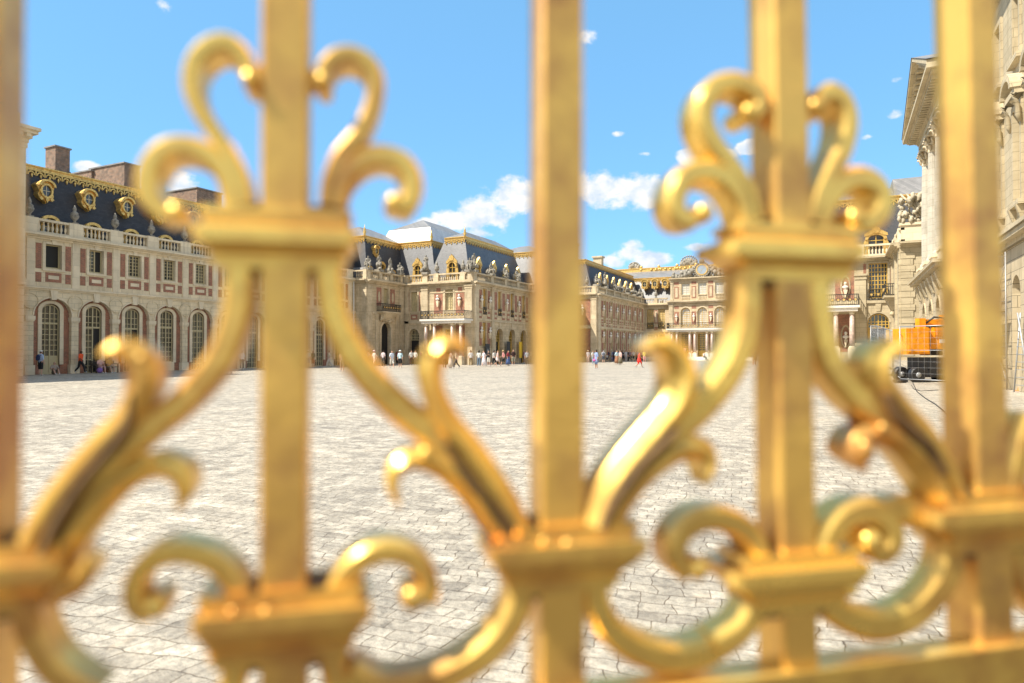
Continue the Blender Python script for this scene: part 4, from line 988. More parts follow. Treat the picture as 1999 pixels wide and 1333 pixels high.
def catmull(pts, k=6):
    out = []; n = len(pts)
    for i in range(n-1):
        p0 = pts[max(i-1, 0)]; p1 = pts[i]; p2 = pts[i+1]; p3 = pts[min(i+2, n-1)]
        for j in range(k):
            t = j/k
            out.append(tuple(.5*((2*b)+(-a+c)*t+(2*a-5*b+4*c-d)*t*t+(-a+3*b-3*c+d)*t**3) for a, b, c, d in zip(p0, p1, p2, p3)))
    out.append(pts[-1]); return out
BARD = .032
FENCE = None
def sweep(name, pts, dep=BARD, front=0.0, blobend=None, organic=False, ridge=0.0, mt='fence_gold'):
    """pts: (px, py, half width px) traced along the ironwork"""
    P = []
    for px, py, hw in catmull([tuple(p) for p in pts]):
        u, z = fpt(px, py, front); P.append((u, z, max(hw, .8)*1.07*pxm(px)))
    mb = MB(); vs = []; fs = []; n = len(P)
    for i, (u, z, h) in enumerate(P):
        a = P[max(i-1, 0)]; b = P[min(i+1, n-1)]; tx, tz = b[0]-a[0], b[1]-a[1]; L = math.hypot(tx, tz) or 1
        nx, nz = -tz/L, tx/L
        d = dep*(min(1, .35+h/(.5*max(q[2] for q in P))*.65) if organic else 1); mid = front+dep/2
        sec = []
        if organic:
            q = min(h*.93, d*.62)
            sec = [(-h*.12, front), (-h*.9, front+q*.85), (-h, front+q), (-h*.8, front+d), (h*.8, front+d), (h, front+q), (h*.9, front+q*.85), (h*.12, front)]
        else:
            c = min(h*.42, dep*.3); f0, f1 = front, front+dep
            sec = [(-h+c, f0), (-h, f0+c), (-h, f1-c), (-h+c, f1), (h-c, f1), (h, f1-c), (h, f0+c), (h-c, f0)]
        for x, w in sec: vs.append(f3(u+nx*x, w, z+nz*x))
    m = len(vs)//n
    for j in range(n-1):
        for i in range(m): k = (i+1) % m; fs.append((j*m+i, j*m+k, (j+1)*m+k, (j+1)*m+i))
    fs.append(tuple(range(m))[::-1]); fs.append(tuple((n-1)*m+i for i in range(m)))
    mb.add(vs, fs, False)
    if blobend:
        bx, by, br_ = blobend; u, z = fpt(bx, by, front); r = br_*pxm(bx)
        prof = [(r*.6, front-.003), (r*.92, front+.001), (r, front+.007), (r, front+dep-.007), (r*.92, front+dep-.001), (r*.6, front+dep+.003)]
        N = 20; vs = [f3(u+q*math.cos(2*math.pi*i/N), w, z+q*math.sin(2*math.pi*i/N)) for q, w in prof for i in range(N)]; fs = []
        for j in range(len(prof)-1):
            for i in range(N): k = (i+1) % N; fs.append((j*N+i, j*N+k, (j+1)*N+k, (j+1)*N+i))
        fs.append(tuple(range(N))[::-1]); fs.append(tuple((len(prof)-1)*N+i for i in range(N)))
        mb.add(vs, fs, True)
    return mb.build(name, mt, FENCE)
def upright(xt0, xt1, xb0, xb1, extra=0):
    """square bar whose front face spans xt0..xt1 at the top edge of the picture and xb0..xb1 at its foot"""
    xt0 -= 4; xb0 -= 4; xt1 += 4; xb1 += 3; BARD = .037
    mb = MB(); (a, z1), (b, _) = fpt(xt0, 0), fpt(xt1, 0); (c, z0), (d, _) = fpt(xb0, 1333), fpt(xb1, 1333)
    def at(z):
        t = (z-z0)/(z1-z0); return c+(a-c)*t, d+(b-d)*t
    zs = [.35, 1.0, 1.6, 2.4, 3.3]; ch = .0022; vs = []
    for z in zs:
        l, r = at(z)
        for (u, w) in ((l, ch), (l+ch, 0), (r-ch, 0), (r, ch), (r, BARD-ch), (r-ch, BARD), (l+ch, BARD), (l, BARD-ch)): vs.append(f3(u, w, z))
    fs = [tuple(range(8))[::-1], tuple(range(32, 40))]
    for j in range(4):
        for i in range(8): k = (i+1) % 8; fs.append((j*8+i, j*8+k, (j+1)*8+k, (j+1)*8+i))
    mb.add(vs, fs); return mb.build('upright_bar', 'bar_gold', FENCE)
def collar(rows, base=.006):
    """stepped moulding; rows = (y px, left px, right px, projection in m) from top to bottom"""
    mb = MB(); vs = []
    cw = (rows[0][1]+rows[0][2])/2
    for (y, l, r, pr) in rows:
        pr *= .6 if pr > 0 else 1
        if pr > 0 and len(rows) > 5:
            if 1500 < cw < 1700: l += 10; r += 22 if y < 700 else 4
            elif cw > 1700: l += 6
            elif cw < 700: l -= 14; r += 2
            else: r += 14
        u0, z = fpt(l, y, -pr); u1, _ = fpt(r, y, -pr); ch = min(.004, max(0, pr)*.3+.001)
        for (u, w) in ((u0, -pr+ch), (u0+ch, -pr), (u1-ch, -pr), (u1, -pr+ch), (u1, BARD+pr-ch), (u1-ch, BARD+pr), (u0+ch, BARD+pr), (u0, BARD+pr-ch)): vs.append(f3(u, w, z))
    fs = [tuple(range(8)), tuple(len(vs)-8+i for i in range(8))[::-1]]
    for j in range(len(rows)-1):
        for i in range(8): k = (i+1) % 8; fs.append((j*8+i, j*8+k, (j+1)*8+k, (j+1)*8+i))
    mb.add(vs, fs); o = mb.build('collar', 'fence_gold', FENCE)
    if len(rows) > 5:   # shadow line painted dark where the bars enter the collar
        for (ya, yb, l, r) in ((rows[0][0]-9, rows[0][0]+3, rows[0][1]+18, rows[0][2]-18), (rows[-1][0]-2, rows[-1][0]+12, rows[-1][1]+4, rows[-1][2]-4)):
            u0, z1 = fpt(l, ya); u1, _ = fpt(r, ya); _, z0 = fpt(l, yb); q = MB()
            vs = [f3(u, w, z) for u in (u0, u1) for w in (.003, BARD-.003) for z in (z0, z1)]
            q.add(vs, [(0,1,3,2),(4,6,7,5),(0,4,5,1),(2,3,7,6),(0,2,6,4),(1,5,7,3)]); q.build('collar_joint', 'shade_patina', o)  # dark strip painted as the shadow line, not a real joint
    return o
def glint_bead(x, y, r, front=-.006, sq=1.0):  # small balls added to the ironwork to catch the sun as glints
    mb = MB(); u, z = fpt(x, y, front); rr = r*pxm(x); p = f3(u, front+rr*.3, z); mb.blob(p, rr, (1, 1, sq), 16, 10); mb.build('glint_bead', 'fence_gold', FENCE)
def fence():
    global FENCE
    foot = f3(.25, 0, 0); foot.z = 0
    FENCE = thing('gilded_fence', foot, 'gilded wrought-iron fence with scrolls and moulded collars, close in front and out of focus', 'fence')
    # uprights
    upright(-98, -8, -110, -18); upright(513, 599, 510, 595); upright(1062, 1135, 1060, 1141)
    upright(1513, 1573, 1535, 1599); upright(1892, 1942, 1921, 1984); upright(2225, 2275, 2262, 2318)
    # ---- upper group on the second bar
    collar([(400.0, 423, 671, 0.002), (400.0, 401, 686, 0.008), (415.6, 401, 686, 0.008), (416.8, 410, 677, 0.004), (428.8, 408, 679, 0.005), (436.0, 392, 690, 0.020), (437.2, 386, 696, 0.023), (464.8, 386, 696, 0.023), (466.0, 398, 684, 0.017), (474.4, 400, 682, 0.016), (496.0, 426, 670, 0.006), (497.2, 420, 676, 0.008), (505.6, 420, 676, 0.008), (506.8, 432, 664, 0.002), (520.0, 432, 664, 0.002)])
    sweep('scroll', [(478, 398, 17), (470, 352, 17), (448, 303, 17), (420, 260, 17), (392, 218, 17), (375, 178, 18), (372, 142, 18), (382, 110, 19), (405, 87, 20), (435, 78, 20), (462, 92, 18), (479, 118, 17), (487, 146, 16)], blobend=(488, 152, 19))
    sweep('scroll', [(456, 400, 24), (447, 352, 24), (427, 318, 24), (395, 294, 23), (355, 284, 24), (320, 290, 24), (294, 315, 23), (283, 348, 22), (287, 380, 21), (307, 405, 20), (330, 418, 18)], blobend=(344, 412, 22))
    sweep('scroll', [(640, 398, 17), (645, 350, 17), (665, 302, 17), (700, 260, 17), (722, 220, 17), (733, 180, 17), (731, 142, 17), (714, 115, 17), (686, 102, 17), (658, 106, 17), (638, 124, 17), (629, 145, 17)], blobend=(632, 155, 18))
    sweep('scroll', [(652, 400, 26), (660, 360, 25), (685, 326, 24), (718, 306, 23), (752, 302, 22), (786, 315, 21), (804, 342, 20), (806, 372, 20), (796, 396, 19), (780, 406, 18)], blobend=(773, 394, 22))
    collar([(124, 494, 616, -.010), (164, 494, 616, -.010)])
    # arms under it
    sweep('arm', [(463, 500, 26), (463, 560, 27), (457, 620, 28), (432, 690, 28), (396, 740, 28), (345, 792, 28), (282, 842, 28), (222, 892, 30), (160, 955, 32), (105, 1020, 32), (60, 1090, 30)])
    sweep('arm', [(640, 500, 26), (643, 560, 27), (655, 622, 28), (690, 695, 29), (734, 752, 29), (790, 806, 29), (848, 850, 29), (906, 905, 30), (958, 962, 30), (1000, 1035, 28)])
    # leaves on the left arm
    sweep('leaf', [(196, 694, 8), (222, 682, 20), (252, 692, 30), (268, 722, 33), (264, 770, 30), (240, 815, 26), (196, 862, 26), (145, 922, 28), (92, 990, 28), (45, 1070, 26)], front=-.008, dep=.040, organic=True)
    sweep('leaf', [(344, 998, 4), (356, 965, 15), (346, 930, 24), (312, 912, 26), (268, 920, 26), (218, 952, 28), (168, 1003, 30), (120, 1070, 30), (95, 1110, 26)], front=-.006, dep=.038, organic=True)
    glint_bead(283, 893, 12); glint_bead(236, 676, 10); glint_bead(275, 700, 11)
    # leaves on the right arm
    sweep('leaf', [(912, 690, 6), (888, 672, 18), (858, 684, 24), (842, 716, 25), (848, 764, 22), (876, 828, 26), (916, 880, 28), (960, 942, 28), (998, 1000, 26), (1018, 1045, 22)], front=-.008, dep=.040, organic=True)
    sweep('leaf', [(779, 988, 4), (767, 950, 12), (774, 918, 16), (802, 900, 20), (842, 902, 24), (886, 922, 28), (930, 968, 28), (964, 1020, 26), (985, 1050, 20)], front=-.006, dep=.038, organic=True)
    glint_bead(832, 884, 13); glint_bead(838, 684, 10)
    gr = lambda p: sweep('dark_groove', p, dep=.03, front=-.011, organic=True, mt='shade_patina')  # groove shade and tarnish painted as dark strips between the leaves
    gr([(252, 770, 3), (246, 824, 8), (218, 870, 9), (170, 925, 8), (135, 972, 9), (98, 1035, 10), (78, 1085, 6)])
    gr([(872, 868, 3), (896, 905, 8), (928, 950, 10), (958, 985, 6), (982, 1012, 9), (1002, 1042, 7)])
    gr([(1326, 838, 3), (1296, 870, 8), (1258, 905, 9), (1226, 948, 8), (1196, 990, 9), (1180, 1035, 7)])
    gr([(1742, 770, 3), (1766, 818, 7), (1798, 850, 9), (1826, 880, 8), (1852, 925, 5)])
    # ---- lower collar under bar three, with the arms below it
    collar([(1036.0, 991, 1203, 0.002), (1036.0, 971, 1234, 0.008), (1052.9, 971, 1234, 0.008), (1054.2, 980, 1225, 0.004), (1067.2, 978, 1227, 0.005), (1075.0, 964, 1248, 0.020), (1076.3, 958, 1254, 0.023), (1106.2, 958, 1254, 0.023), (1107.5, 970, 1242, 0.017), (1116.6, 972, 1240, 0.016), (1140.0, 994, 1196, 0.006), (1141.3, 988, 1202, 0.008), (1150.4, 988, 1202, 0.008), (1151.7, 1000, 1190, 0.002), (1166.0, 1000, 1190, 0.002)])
    sweep('arm', [(1022, 1150, 26), (1014, 1190, 26), (990, 1238, 27), (945, 1284, 28), (885, 1322, 28), (820, 1345, 28), (740, 1352, 28), (680, 1320, 26)])
    sweep('arm', [(1166, 1150, 24), (1174, 1196, 24), (1200, 1238, 25), (1255, 1276, 26), (1325, 1292, 26), (1390, 1278, 25), (1450, 1240, 22), (1480, 1200, 20)])
    glint_bead(1062, 1058, 9); glint_bead(1108, 1062, 10)
    # ---- lower group on bar two
    sweep('scroll', [(474, 1190, 22), (455, 1142, 22), (415, 1102, 22), (362, 1083, 22), (312, 1088, 21), (274, 1115, 20), (256, 1155, 19), (262, 1192, 18), (290, 1206, 17)], blobend=(300, 1188, 27))
    sweep('scroll', [(648, 1190, 22), (664, 1140, 22), (700, 1100, 22), (745, 1080, 22), (792, 1086, 20), (826, 1112, 19), (840, 1150, 18), (832, 1180, 17)], blobend=(808, 1170, 27))
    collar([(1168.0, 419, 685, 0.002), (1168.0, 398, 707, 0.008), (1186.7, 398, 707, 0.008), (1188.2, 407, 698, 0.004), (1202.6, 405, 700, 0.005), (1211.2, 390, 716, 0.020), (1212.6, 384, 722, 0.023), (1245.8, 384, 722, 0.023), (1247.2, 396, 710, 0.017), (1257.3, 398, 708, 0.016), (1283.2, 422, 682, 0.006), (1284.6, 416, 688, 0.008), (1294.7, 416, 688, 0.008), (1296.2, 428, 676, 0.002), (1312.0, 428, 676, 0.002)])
    sweep('arm', [(462, 1290, 26), (452, 1340, 26), (430, 1400, 26)]); sweep('arm', [(648, 1290, 26), (660, 1340, 26), (700, 1400, 26)])
    for x in (455, 520): glint_bead(x, 1192, 12, sq=.6)
    # ---- collar on bar one
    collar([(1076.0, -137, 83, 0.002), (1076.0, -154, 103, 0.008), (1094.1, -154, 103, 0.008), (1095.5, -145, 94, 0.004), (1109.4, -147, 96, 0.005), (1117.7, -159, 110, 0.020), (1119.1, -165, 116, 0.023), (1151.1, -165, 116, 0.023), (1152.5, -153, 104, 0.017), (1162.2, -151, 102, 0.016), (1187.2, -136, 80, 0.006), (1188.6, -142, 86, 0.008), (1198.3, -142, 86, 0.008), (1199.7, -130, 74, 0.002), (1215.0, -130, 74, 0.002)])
    sweep('arm', [(42, 1180, 28), (52, 1236, 28), (78, 1290, 28), (118, 1334, 28), (180, 1372, 28)])
    sweep('leaf', [(95, 1180, 12), (130, 1150, 26), (158, 1118, 20), (172, 1090, 6)], front=-.012, dep=.03, organic=True)
    # ---- upper group on bar four
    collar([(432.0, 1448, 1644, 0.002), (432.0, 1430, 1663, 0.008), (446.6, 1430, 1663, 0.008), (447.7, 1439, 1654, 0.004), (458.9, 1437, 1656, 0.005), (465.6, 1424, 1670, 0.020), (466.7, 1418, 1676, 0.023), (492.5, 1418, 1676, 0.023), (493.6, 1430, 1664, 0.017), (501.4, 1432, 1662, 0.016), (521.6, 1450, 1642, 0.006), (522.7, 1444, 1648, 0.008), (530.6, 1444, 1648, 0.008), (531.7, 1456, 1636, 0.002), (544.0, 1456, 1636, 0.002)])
    sweep('scroll', [(1480, 430, 15), (1464, 372, 16), (1436, 324, 17), (1402, 280, 18), (1382, 238, 18), (1382, 196, 19), (1404, 166, 19), (1438, 156, 18), (1470, 166, 17), (1490, 188, 16), (1484, 214, 14), (1460, 226, 11)], blobend=(1466, 216, 16))
    sweep('scroll', [(1470, 430, 22), (1458, 388, 22), (1432, 352, 22), (1396, 334, 21), (1358, 336, 21), (1332, 358, 20), (1323, 392, 19), (1334, 422, 18), (1360, 428, 17)], blobend=(1378, 414, 19))
    sweep('scroll', [(1592, 430, 15), (1606, 380, 16), (1630, 334, 17), (1655, 284, 17), (1665, 232, 17), (1654, 192, 17), (1628, 176, 16), (1604, 192, 15)], blobend=(1598, 205, 16))
    sweep('scroll', [(1604, 432, 20), (1628, 384, 20), (1658, 352, 20), (1696, 346, 20), (1726, 366, 19), (1732, 400, 18), (1712, 428, 18), (1680, 436, 16)], blobend=(1676, 424, 20))
    collar([(186, 1488, 1602, -.010), (222, 1488, 1602, -.010)])
    sweep('arm', [(1470, 530, 22), (1470, 580, 23), (1463, 650, 24), (1432, 726, 25), (1380, 792, 26), (1334, 836, 26), (1284, 882, 27), (1240, 930, 27), (1200, 978, 27), (1172, 1035, 25)])
    sweep('arm', [(1606, 530, 22), (1606, 580, 22), (1612, 640, 23), (1630, 704, 23), (1666, 756, 24), (1716, 802, 24), (1768, 838, 24), (1816, 872, 25), (1852, 920, 25), (1872, 975, 24)])
    sweep('leaf', [(1262, 682, 6), (1290, 670, 15), (1322, 682, 22), (1342, 714, 26), (1346, 756, 28), (1326, 800, 26), (1282, 852, 26), (1236, 906, 26), (1196, 964, 25), (1170, 1035, 22)], front=-.008, dep=.040, organic=True)
    sweep('leaf', [(1380, 948, 4), (1394, 912, 14), (1384, 882, 19), (1350, 876, 22), (1312, 892, 24), (1266, 928, 26), (1224, 980, 26), (1196, 1040, 22)], front=-.006, dep=.038, organic=True)
    sweep('leaf', [(1772, 674, 6), (1748, 682, 18), (1736, 712, 24), (1748, 758, 24), (1786, 812, 24), (1826, 858, 25), (1862, 914, 25), (1888, 972, 20)], front=-.008, dep=.038, organic=True)
    sweep('leaf', [(1696, 920, 4), (1683, 888, 13), (1696, 858, 16), (1728, 848, 18), (1766, 858, 21), (1806, 890, 24), (1838, 935, 24), (1858, 980, 20)], front=-.006, dep=.036, organic=True)
    glint_bead(1692, 880, 14, sq=1.5); glint_bead(1752, 684, 12); glint_bead(1725, 835, 9)
    # ---- lower group on bar four
    collar([(1090.0, 1460, 1656, 0.002), (1090.0, 1442, 1683, 0.008), (1104.8, 1442, 1683, 0.008), (1106.0, 1451, 1674, 0.004), (1117.4, 1449, 1676, 0.005), (1124.2, 1436, 1696, 0.020), (1125.3, 1430, 1702, 0.023), (1151.6, 1430, 1702, 0.023), (1152.7, 1442, 1690, 0.017), (1160.7, 1444, 1688, 0.016), (1181.2, 1462, 1650, 0.006), (1182.3, 1456, 1656, 0.008), (1190.3, 1456, 1656, 0.008), (1191.5, 1468, 1644, 0.002), (1204.0, 1468, 1644, 0.002)])
    sweep('scroll', [(1494, 1100, 18), (1478, 1056, 20), (1440, 1024, 21), (1392, 1014, 21), (1350, 1030, 21), (1326, 1064, 20), (1328, 1102, 18), (1350, 1122, 16)], blobend=(1366, 1112, 21))
    sweep('scroll', [(1618, 1100, 18), (1628, 1050, 20), (1662, 1012, 21), (1708, 1000, 21), (1744, 1022, 20), (1754, 1058, 19), (1738, 1082, 17), (1708, 1078, 15)], blobend=(1704, 1058, 21))
    # C scroll between bars four and five
    sweep('arm', [(1720, 1002, 14), (1768, 998, 22), (1820, 1012, 25), (1862, 1046, 26), (1868, 1092, 27), (1846, 1150, 27), (1796, 1202, 27), (1730, 1226, 26), (1670, 1214, 24), (1620, 1184, 22)], front=.002, dep=.028)
    glint_bead(1662, 1152, 12)
    sweep('arm', [(1480, 1190, 18), (1452, 1234, 20), (1400, 1262, 16)], front=-.004, dep=.03)
    # ---- collar on bar five
    collar([(968.0, 1855, 2053, 0.002), (968.0, 1838, 2075, 0.008), (983.1, 1838, 2075, 0.008), (984.2, 1847, 2066, 0.004), (995.8, 1845, 2068, 0.005), (1002.8, 1832, 2084, 0.020), (1004.0, 1826, 2090, 0.023), (1030.6, 1826, 2090, 0.023), (1031.8, 1838, 2078, 0.017), (1039.9, 1840, 2076, 0.016), (1060.8, 1856, 2050, 0.006), (1062.0, 1850, 2056, 0.008), (1070.1, 1850, 2056, 0.008), (1071.2, 1862, 2044, 0.002), (1084.0, 1862, 2044, 0.002)])
    sweep('arm', [(2000, 1075, 22), (2006, 1120, 22), (2026, 1160, 22), (2060, 1190, 22), (2110, 1205, 22)])
    sweep('arm', [(2030, 820, 24), (2008, 870, 24), (1995, 920, 23), (1986, 975, 22)])
    # ---- bottom rail
    mb = MB(); a = fpt(1250, 1336); b = fpt(2400, 1205); (ua, za), (ub, zb) = a, b
    z = (za+zb)/2
    ug = fpt(-900, 700)[0]; uh = fpt(2700, 700)[0]
    z = fpt(1999, 1250)[1]
    for (d0, d1, z0, z1) in ((-.003, .018, z-.05, z-.004), (-.007, .022, z-.004, z), (-.007, .022, z-.056, z-.05)):
        vs = [f3(u, w, zz) for u in (ug, uh) for w in (d0, d1) for zz in (z0, z1)]
        mb.add(vs, [(0,1,3,2),(4,6,7,5),(0,4,5,1),(2,3,7,6),(0,2,6,4),(1,5,7,3)])
    mb.build('bottom_rail', 'fence_gold', FENCE)
    # unseen dark sheet added on the viewer's side for the gilding to reflect
    mb2 = MB(); a, b = f3(-40, 0, 0), f3(40, 0, 0); c_, d_ = a-FN*60, b-FN*60
    mb2.quad(*[(p.x, p.y, .006) for p in (a, b, d_, c_)])
    o = mb2.build('dark_reflect_sheet', plain('dark_sheet_tone', (.055, .038, .024), .9, 0, .3, 1.5)); tag(o, 'unseen dark sheet added for the gilded fence to reflect', None, None, 'structure')
fence()

# ================================================================== PEOPLE
def skin_mesh(name, nodes, edges, root=0, sub=1):
    me = bpy.data.meshes.new(name); me.from_pydata([n[0] for n in nodes], edges, [])
    o = bpy.data.objects.new(name, me); C.objects.link(o)
    md = o.modifiers.new('s', 'SKIN'); md.use_smooth_shade = True
    for i, n in enumerate(nodes):
        sv = me.skin_vertices[0].data[i]; r = n[1]; sv.radius = r if isinstance(r, tuple) else (r, r); sv.use_root = (i == root)
    s = o.modifiers.new('u', 'SUBSURF'); s.levels = sub; s.render_levels = sub
    dg = bpy.context.evaluated_depsgraph_get(); ev = o.evaluated_get(dg); out = bpy.data.meshes.new_from_object(ev)
    bpy.data.objects.remove(o); bpy.data.meshes.remove(me); return out
V = Vector
def pose_mesh(kind):
    """returns dict of meshes: body, shirt, shorts, trousers, hair ; figure faces -y, feet at z=0"""
    sit = kind in ('sit', 'ground'); zp = .93 if not sit else (.50 if kind == 'sit' else .13)
    lean = .0 if kind != 'walk' else -.03
    pel = V((0, 0, zp)); sp = V((0, lean*.5, zp+.2)); ch = V((0, lean, zp+.39)); nb = V((0, lean-.005, zp+.53)); nk = V((0, lean-.02, zp+.59)); hd = V((0, lean-.03, zp+.68)); ht = V((0, lean-.02, zp+.76))
    if kind == 'ground': sp.y += .05; ch.y -= .02; 
    legs = {'stand': ((( .10, 0, .88), (.11, -.02, .49), (.12, .02, .09), (.13, -.12, .04)), ((-.10, 0, .88), (-.10, -.01, .49), (-.11, .03, .09), (-.12, -.11, .04))),
            'phone': (((.10, 0, .88), (.12, -.01, .49), (.14, .03, .09), (.16, -.11, .04)), ((-.10, 0, .88), (-.09, -.03, .49), (-.09, 0, .09), (-.11, -.14, .04))),
            'walk': (((.09, 0, .88), (.10, -.20, .52), (.10, -.28, .12), (.10, -.42, .10)), ((-.09, 0, .88), (-.10, .08, .48), (-.10, .34, .20), (-.10, .26, .07))),
            'sit': (((.10, -.02, .47), (.13, -.44, .50), (.14, -.46, .09), (.14, -.60, .04)), ((-.10, -.02, .47), (-.12, -.43, .51), (-.10, -.52, .10), (-.10, -.66, .05))),
            'ground': (((.10, -.04, .11), (.14, -.36, .42), (.13, -.62, .08), (.13, -.76, .05)), ((-.10, -.04, .11), (-.16, -.40, .38), (-.12, -.70, .08), (-.12, -.84, .05)))}[kind]
    sh = [V((.165, lean, zp+.475)), V((-.165, lean, zp+.475))]
    arms = {'stand': [((.24, .02, 1.14), (.25, -.05, .90)), ((-.24, .02, 1.14), (-.25, -.04, .90))],
            'phone': [((.22, -.02, 1.16), (.10, -.24, 1.28)), ((-.23, .03, 1.14), (-.12, -.20, 1.18))],
            'walk': [((.22, .12, 1.16), (.23, .02, .94)), ((-.23, -.06, 1.15), (-.21, -.24, 1.02))],
            'sit': [((.23, -.08, .74), (.13, -.32, .62)), ((-.23, -.08, .74), (-.12, -.34, .64))],
            'ground': [((.24, -.12, .42), (.14, -.38, .47)), ((-.24, -.10, .40), (-.16, -.36, .44))]}[kind]
    nodes = [(pel, (.150, .105)), (sp, (.125, .09)), (ch, (.155, .105)), (nb, (.09, .07)), (nk, .056), (hd, (.074, .092)), (ht, (.060, .072))]
    edges = [(0, 1), (1, 2), (2, 3), (3, 4), (4, 5), (5, 6)]; bones = [('torso', pel, ch, .13), ('torso', ch, nb, .12), ('head', nk, ht, .08)]
    for s in (0, 1):
        e, w = V(arms[s][0]), V(arms[s][1]); i = len(nodes); hdir = (w-e).normalized()
        nodes += [(sh[s], .062), (e, .042), (w, .028), (w+hdir*.05, (.040, .018)), (w+hdir*.085, (.038, .016))]
        edges += [(2, i), (i, i+1), (i+1, i+2), (i+2, i+3), (i+3, i+4)]
        bones += [('uparm', sh[s], e, .05), ('forearm', e, w+hdir*.1, .03)]
        L = [V(p) for p in legs[s]]; i = len(nodes)
        nodes += [(L[0], .092), (L[1], .060), (L[2], .040), (L[3], (.040, .030))]
        edges += [(0, i), (i, i+1), (i+1, i+2), (i+2, i+3)]
        bones += [('thigh', L[0], L[1], .08), ('shin', L[1], L[2], .05), ('foot', L[2]-V((0, 0, .04)), L[3], .04)]
    me = skin_mesh('person_body', nodes, edges)
    def lab(p):
        best = None
        for n_, a, b, r in bones:
            ab = b-a; t = max(0, min(1, (p-a).dot(ab)/ab.length_squared)); d = (p-(a+ab*t)).length-r
            if best is None or d < best[0]: best = (d, n_)
        n_ = best[1]
        if n_ == 'torso' and p.z < zp+.06: n_ = 'hips'
        return n_
    bm = bmesh.new(); bm.from_mesh(me); bm.normal_update(); bm.verts.ensure_lookup_table()
    L = [lab(v.co) for v in bm.verts]; pos = [v.co.copy() for v in bm.verts]; nor = [v.normal.copy() for v in bm.verts]
    faces = [[v.index for v in f.verts] for f in bm.faces]
    def garment(name, test, off):
        sel = [f for f in faces if test(f)]; ids = sorted(set(i for f in sel for i in f)); mp = {v: k for k, v in enumerate(ids)}
        g = bpy.data.meshes.new(name)
        g.from_pydata([tuple(pos[i]+nor[i]*off) for i in ids], [], [[mp[i] for i in f] for f in sel])
        for p in g.polygons: p.use_smooth = True
        return g
    frac = lambda f, names: sum(L[i] in names for i in f) >= len(f)/2+.5
    out = {}
    out['shirt'] = garment('shirt', lambda f: frac(f, ('torso', 'uparm', 'hips')) and sum(pos[i].z for i in f)/len(f) > zp-.02 and sum(pos[i].z for i in f)/len(f) < zp+.56, .016)
    out['shorts'] = garment('shorts', lambda f: frac(f, ('hips', 'thigh')), .022)
    out['trousers'] = garment('trousers', lambda f: frac(f, ('hips', 'thigh', 'shin')), .018)
    out['shoes'] = garment('shoes', lambda f: frac(f, ('foot',)), .012)
    out['hair'] = garment('hair', lambda f: frac(f, ('head',)) and (sum(pos[i].z for i in f)/len(f) > zp+.745 or (sum(pos[i].y for i in f)/len(f) > lean+.0 and sum(pos[i].z for i in f)/len(f) > zp+.63)), .018)
    bm.free()
    # fingers, nose, ears, eyes join the body mesh
    ex = MB()
    for s in (0, 1):
        e, w = V(arms[s][0]), V(arms[s][1]); h = (w-e).normalized(); side = h.cross(V((0, 0, 1)));
        if side.length < .3: side = V((0, 1, 0))
        side.normalize(); dn = h.cross(side).normalized(); tip = w+h*.085
        for k, (o, ln) in enumerate(((-.027, .062), (-.009, .075), (.009, .070), (.026, .054))):
            a = tip+side*o; ex.tube([a-h*.02, a+h*ln*.5, a+h*ln*.85+dn*.012, a+h*ln+dn*.028], [.009, .0085, .0075, .006], 6)
        t = w+h*.03-side*.03; ex.tube([t, t-side*.02+h*.03, t-side*.026+h*.06], [.011, .009, .007], 6)
    ex.blob(hd+V((0, -.096, -.005)), .017, (.8, 1, 1.4), 6, 5)
    for s in (-1, 1): ex.blob(hd+V((s*.078, 0, 0)), .024, (.4, .8, 1.2), 6, 5)
    nb_ = len(me.vertices)
    b2 = bmesh.new(); b2.from_mesh(me); vs = [b2.verts.new(p) for p in ex.v]
    for f in ex.f:
        try: nf = b2.faces.new([vs[i] for i in f]); nf.smooth = True
        except ValueError: pass
    ey = MB()
    for s in (-1, 1): ey.blob(hd+V((s*.03, -.086, .022)), .011, (1.2, .6, .7), 6, 4)
    ey.blob(hd+V((0, -.087, -.042)), .012, (2.0, .5, .45), 6, 4)
    vs = [b2.verts.new(p) for p in ey.v]
    for f in ey.f:
        try: nf = b2.faces.new([vs[i] for i in f]); nf.material_index = 1
        except ValueError: pass
    b2.to_mesh(me); b2.free(); out['body'] = me; out['zp'] = zp; out['head'] = hd; out['lean'] = lean
    for p in me.polygons: p.use_smooth = True
    for k in ('body', 'shirt', 'shorts', 'trousers', 'shoes', 'hair'): out[k].materials.clear(); out[k].materials.append(M['white'])
    me.materials.append(M['black'])
    return out
POSE = {k: pose_mesh(k) for k in ('stand', 'phone', 'walk', 'sit', 'ground')}
def lathe_mesh(name, prof, c=(0, 0), n=14, sx=1.0):
    mb = MB(); mb.lathe(WORLD, 0, 0, prof, n, sx)
    me = bpy.data.meshes.new(name); me.from_pydata([(v[0]+c[0], v[1]+c[1], v[2]) for v in mb.v], [], mb.f)
    for p in me.polygons: p.use_smooth = True
    me.materials.append(M['white']); return me
EXTRA = {}
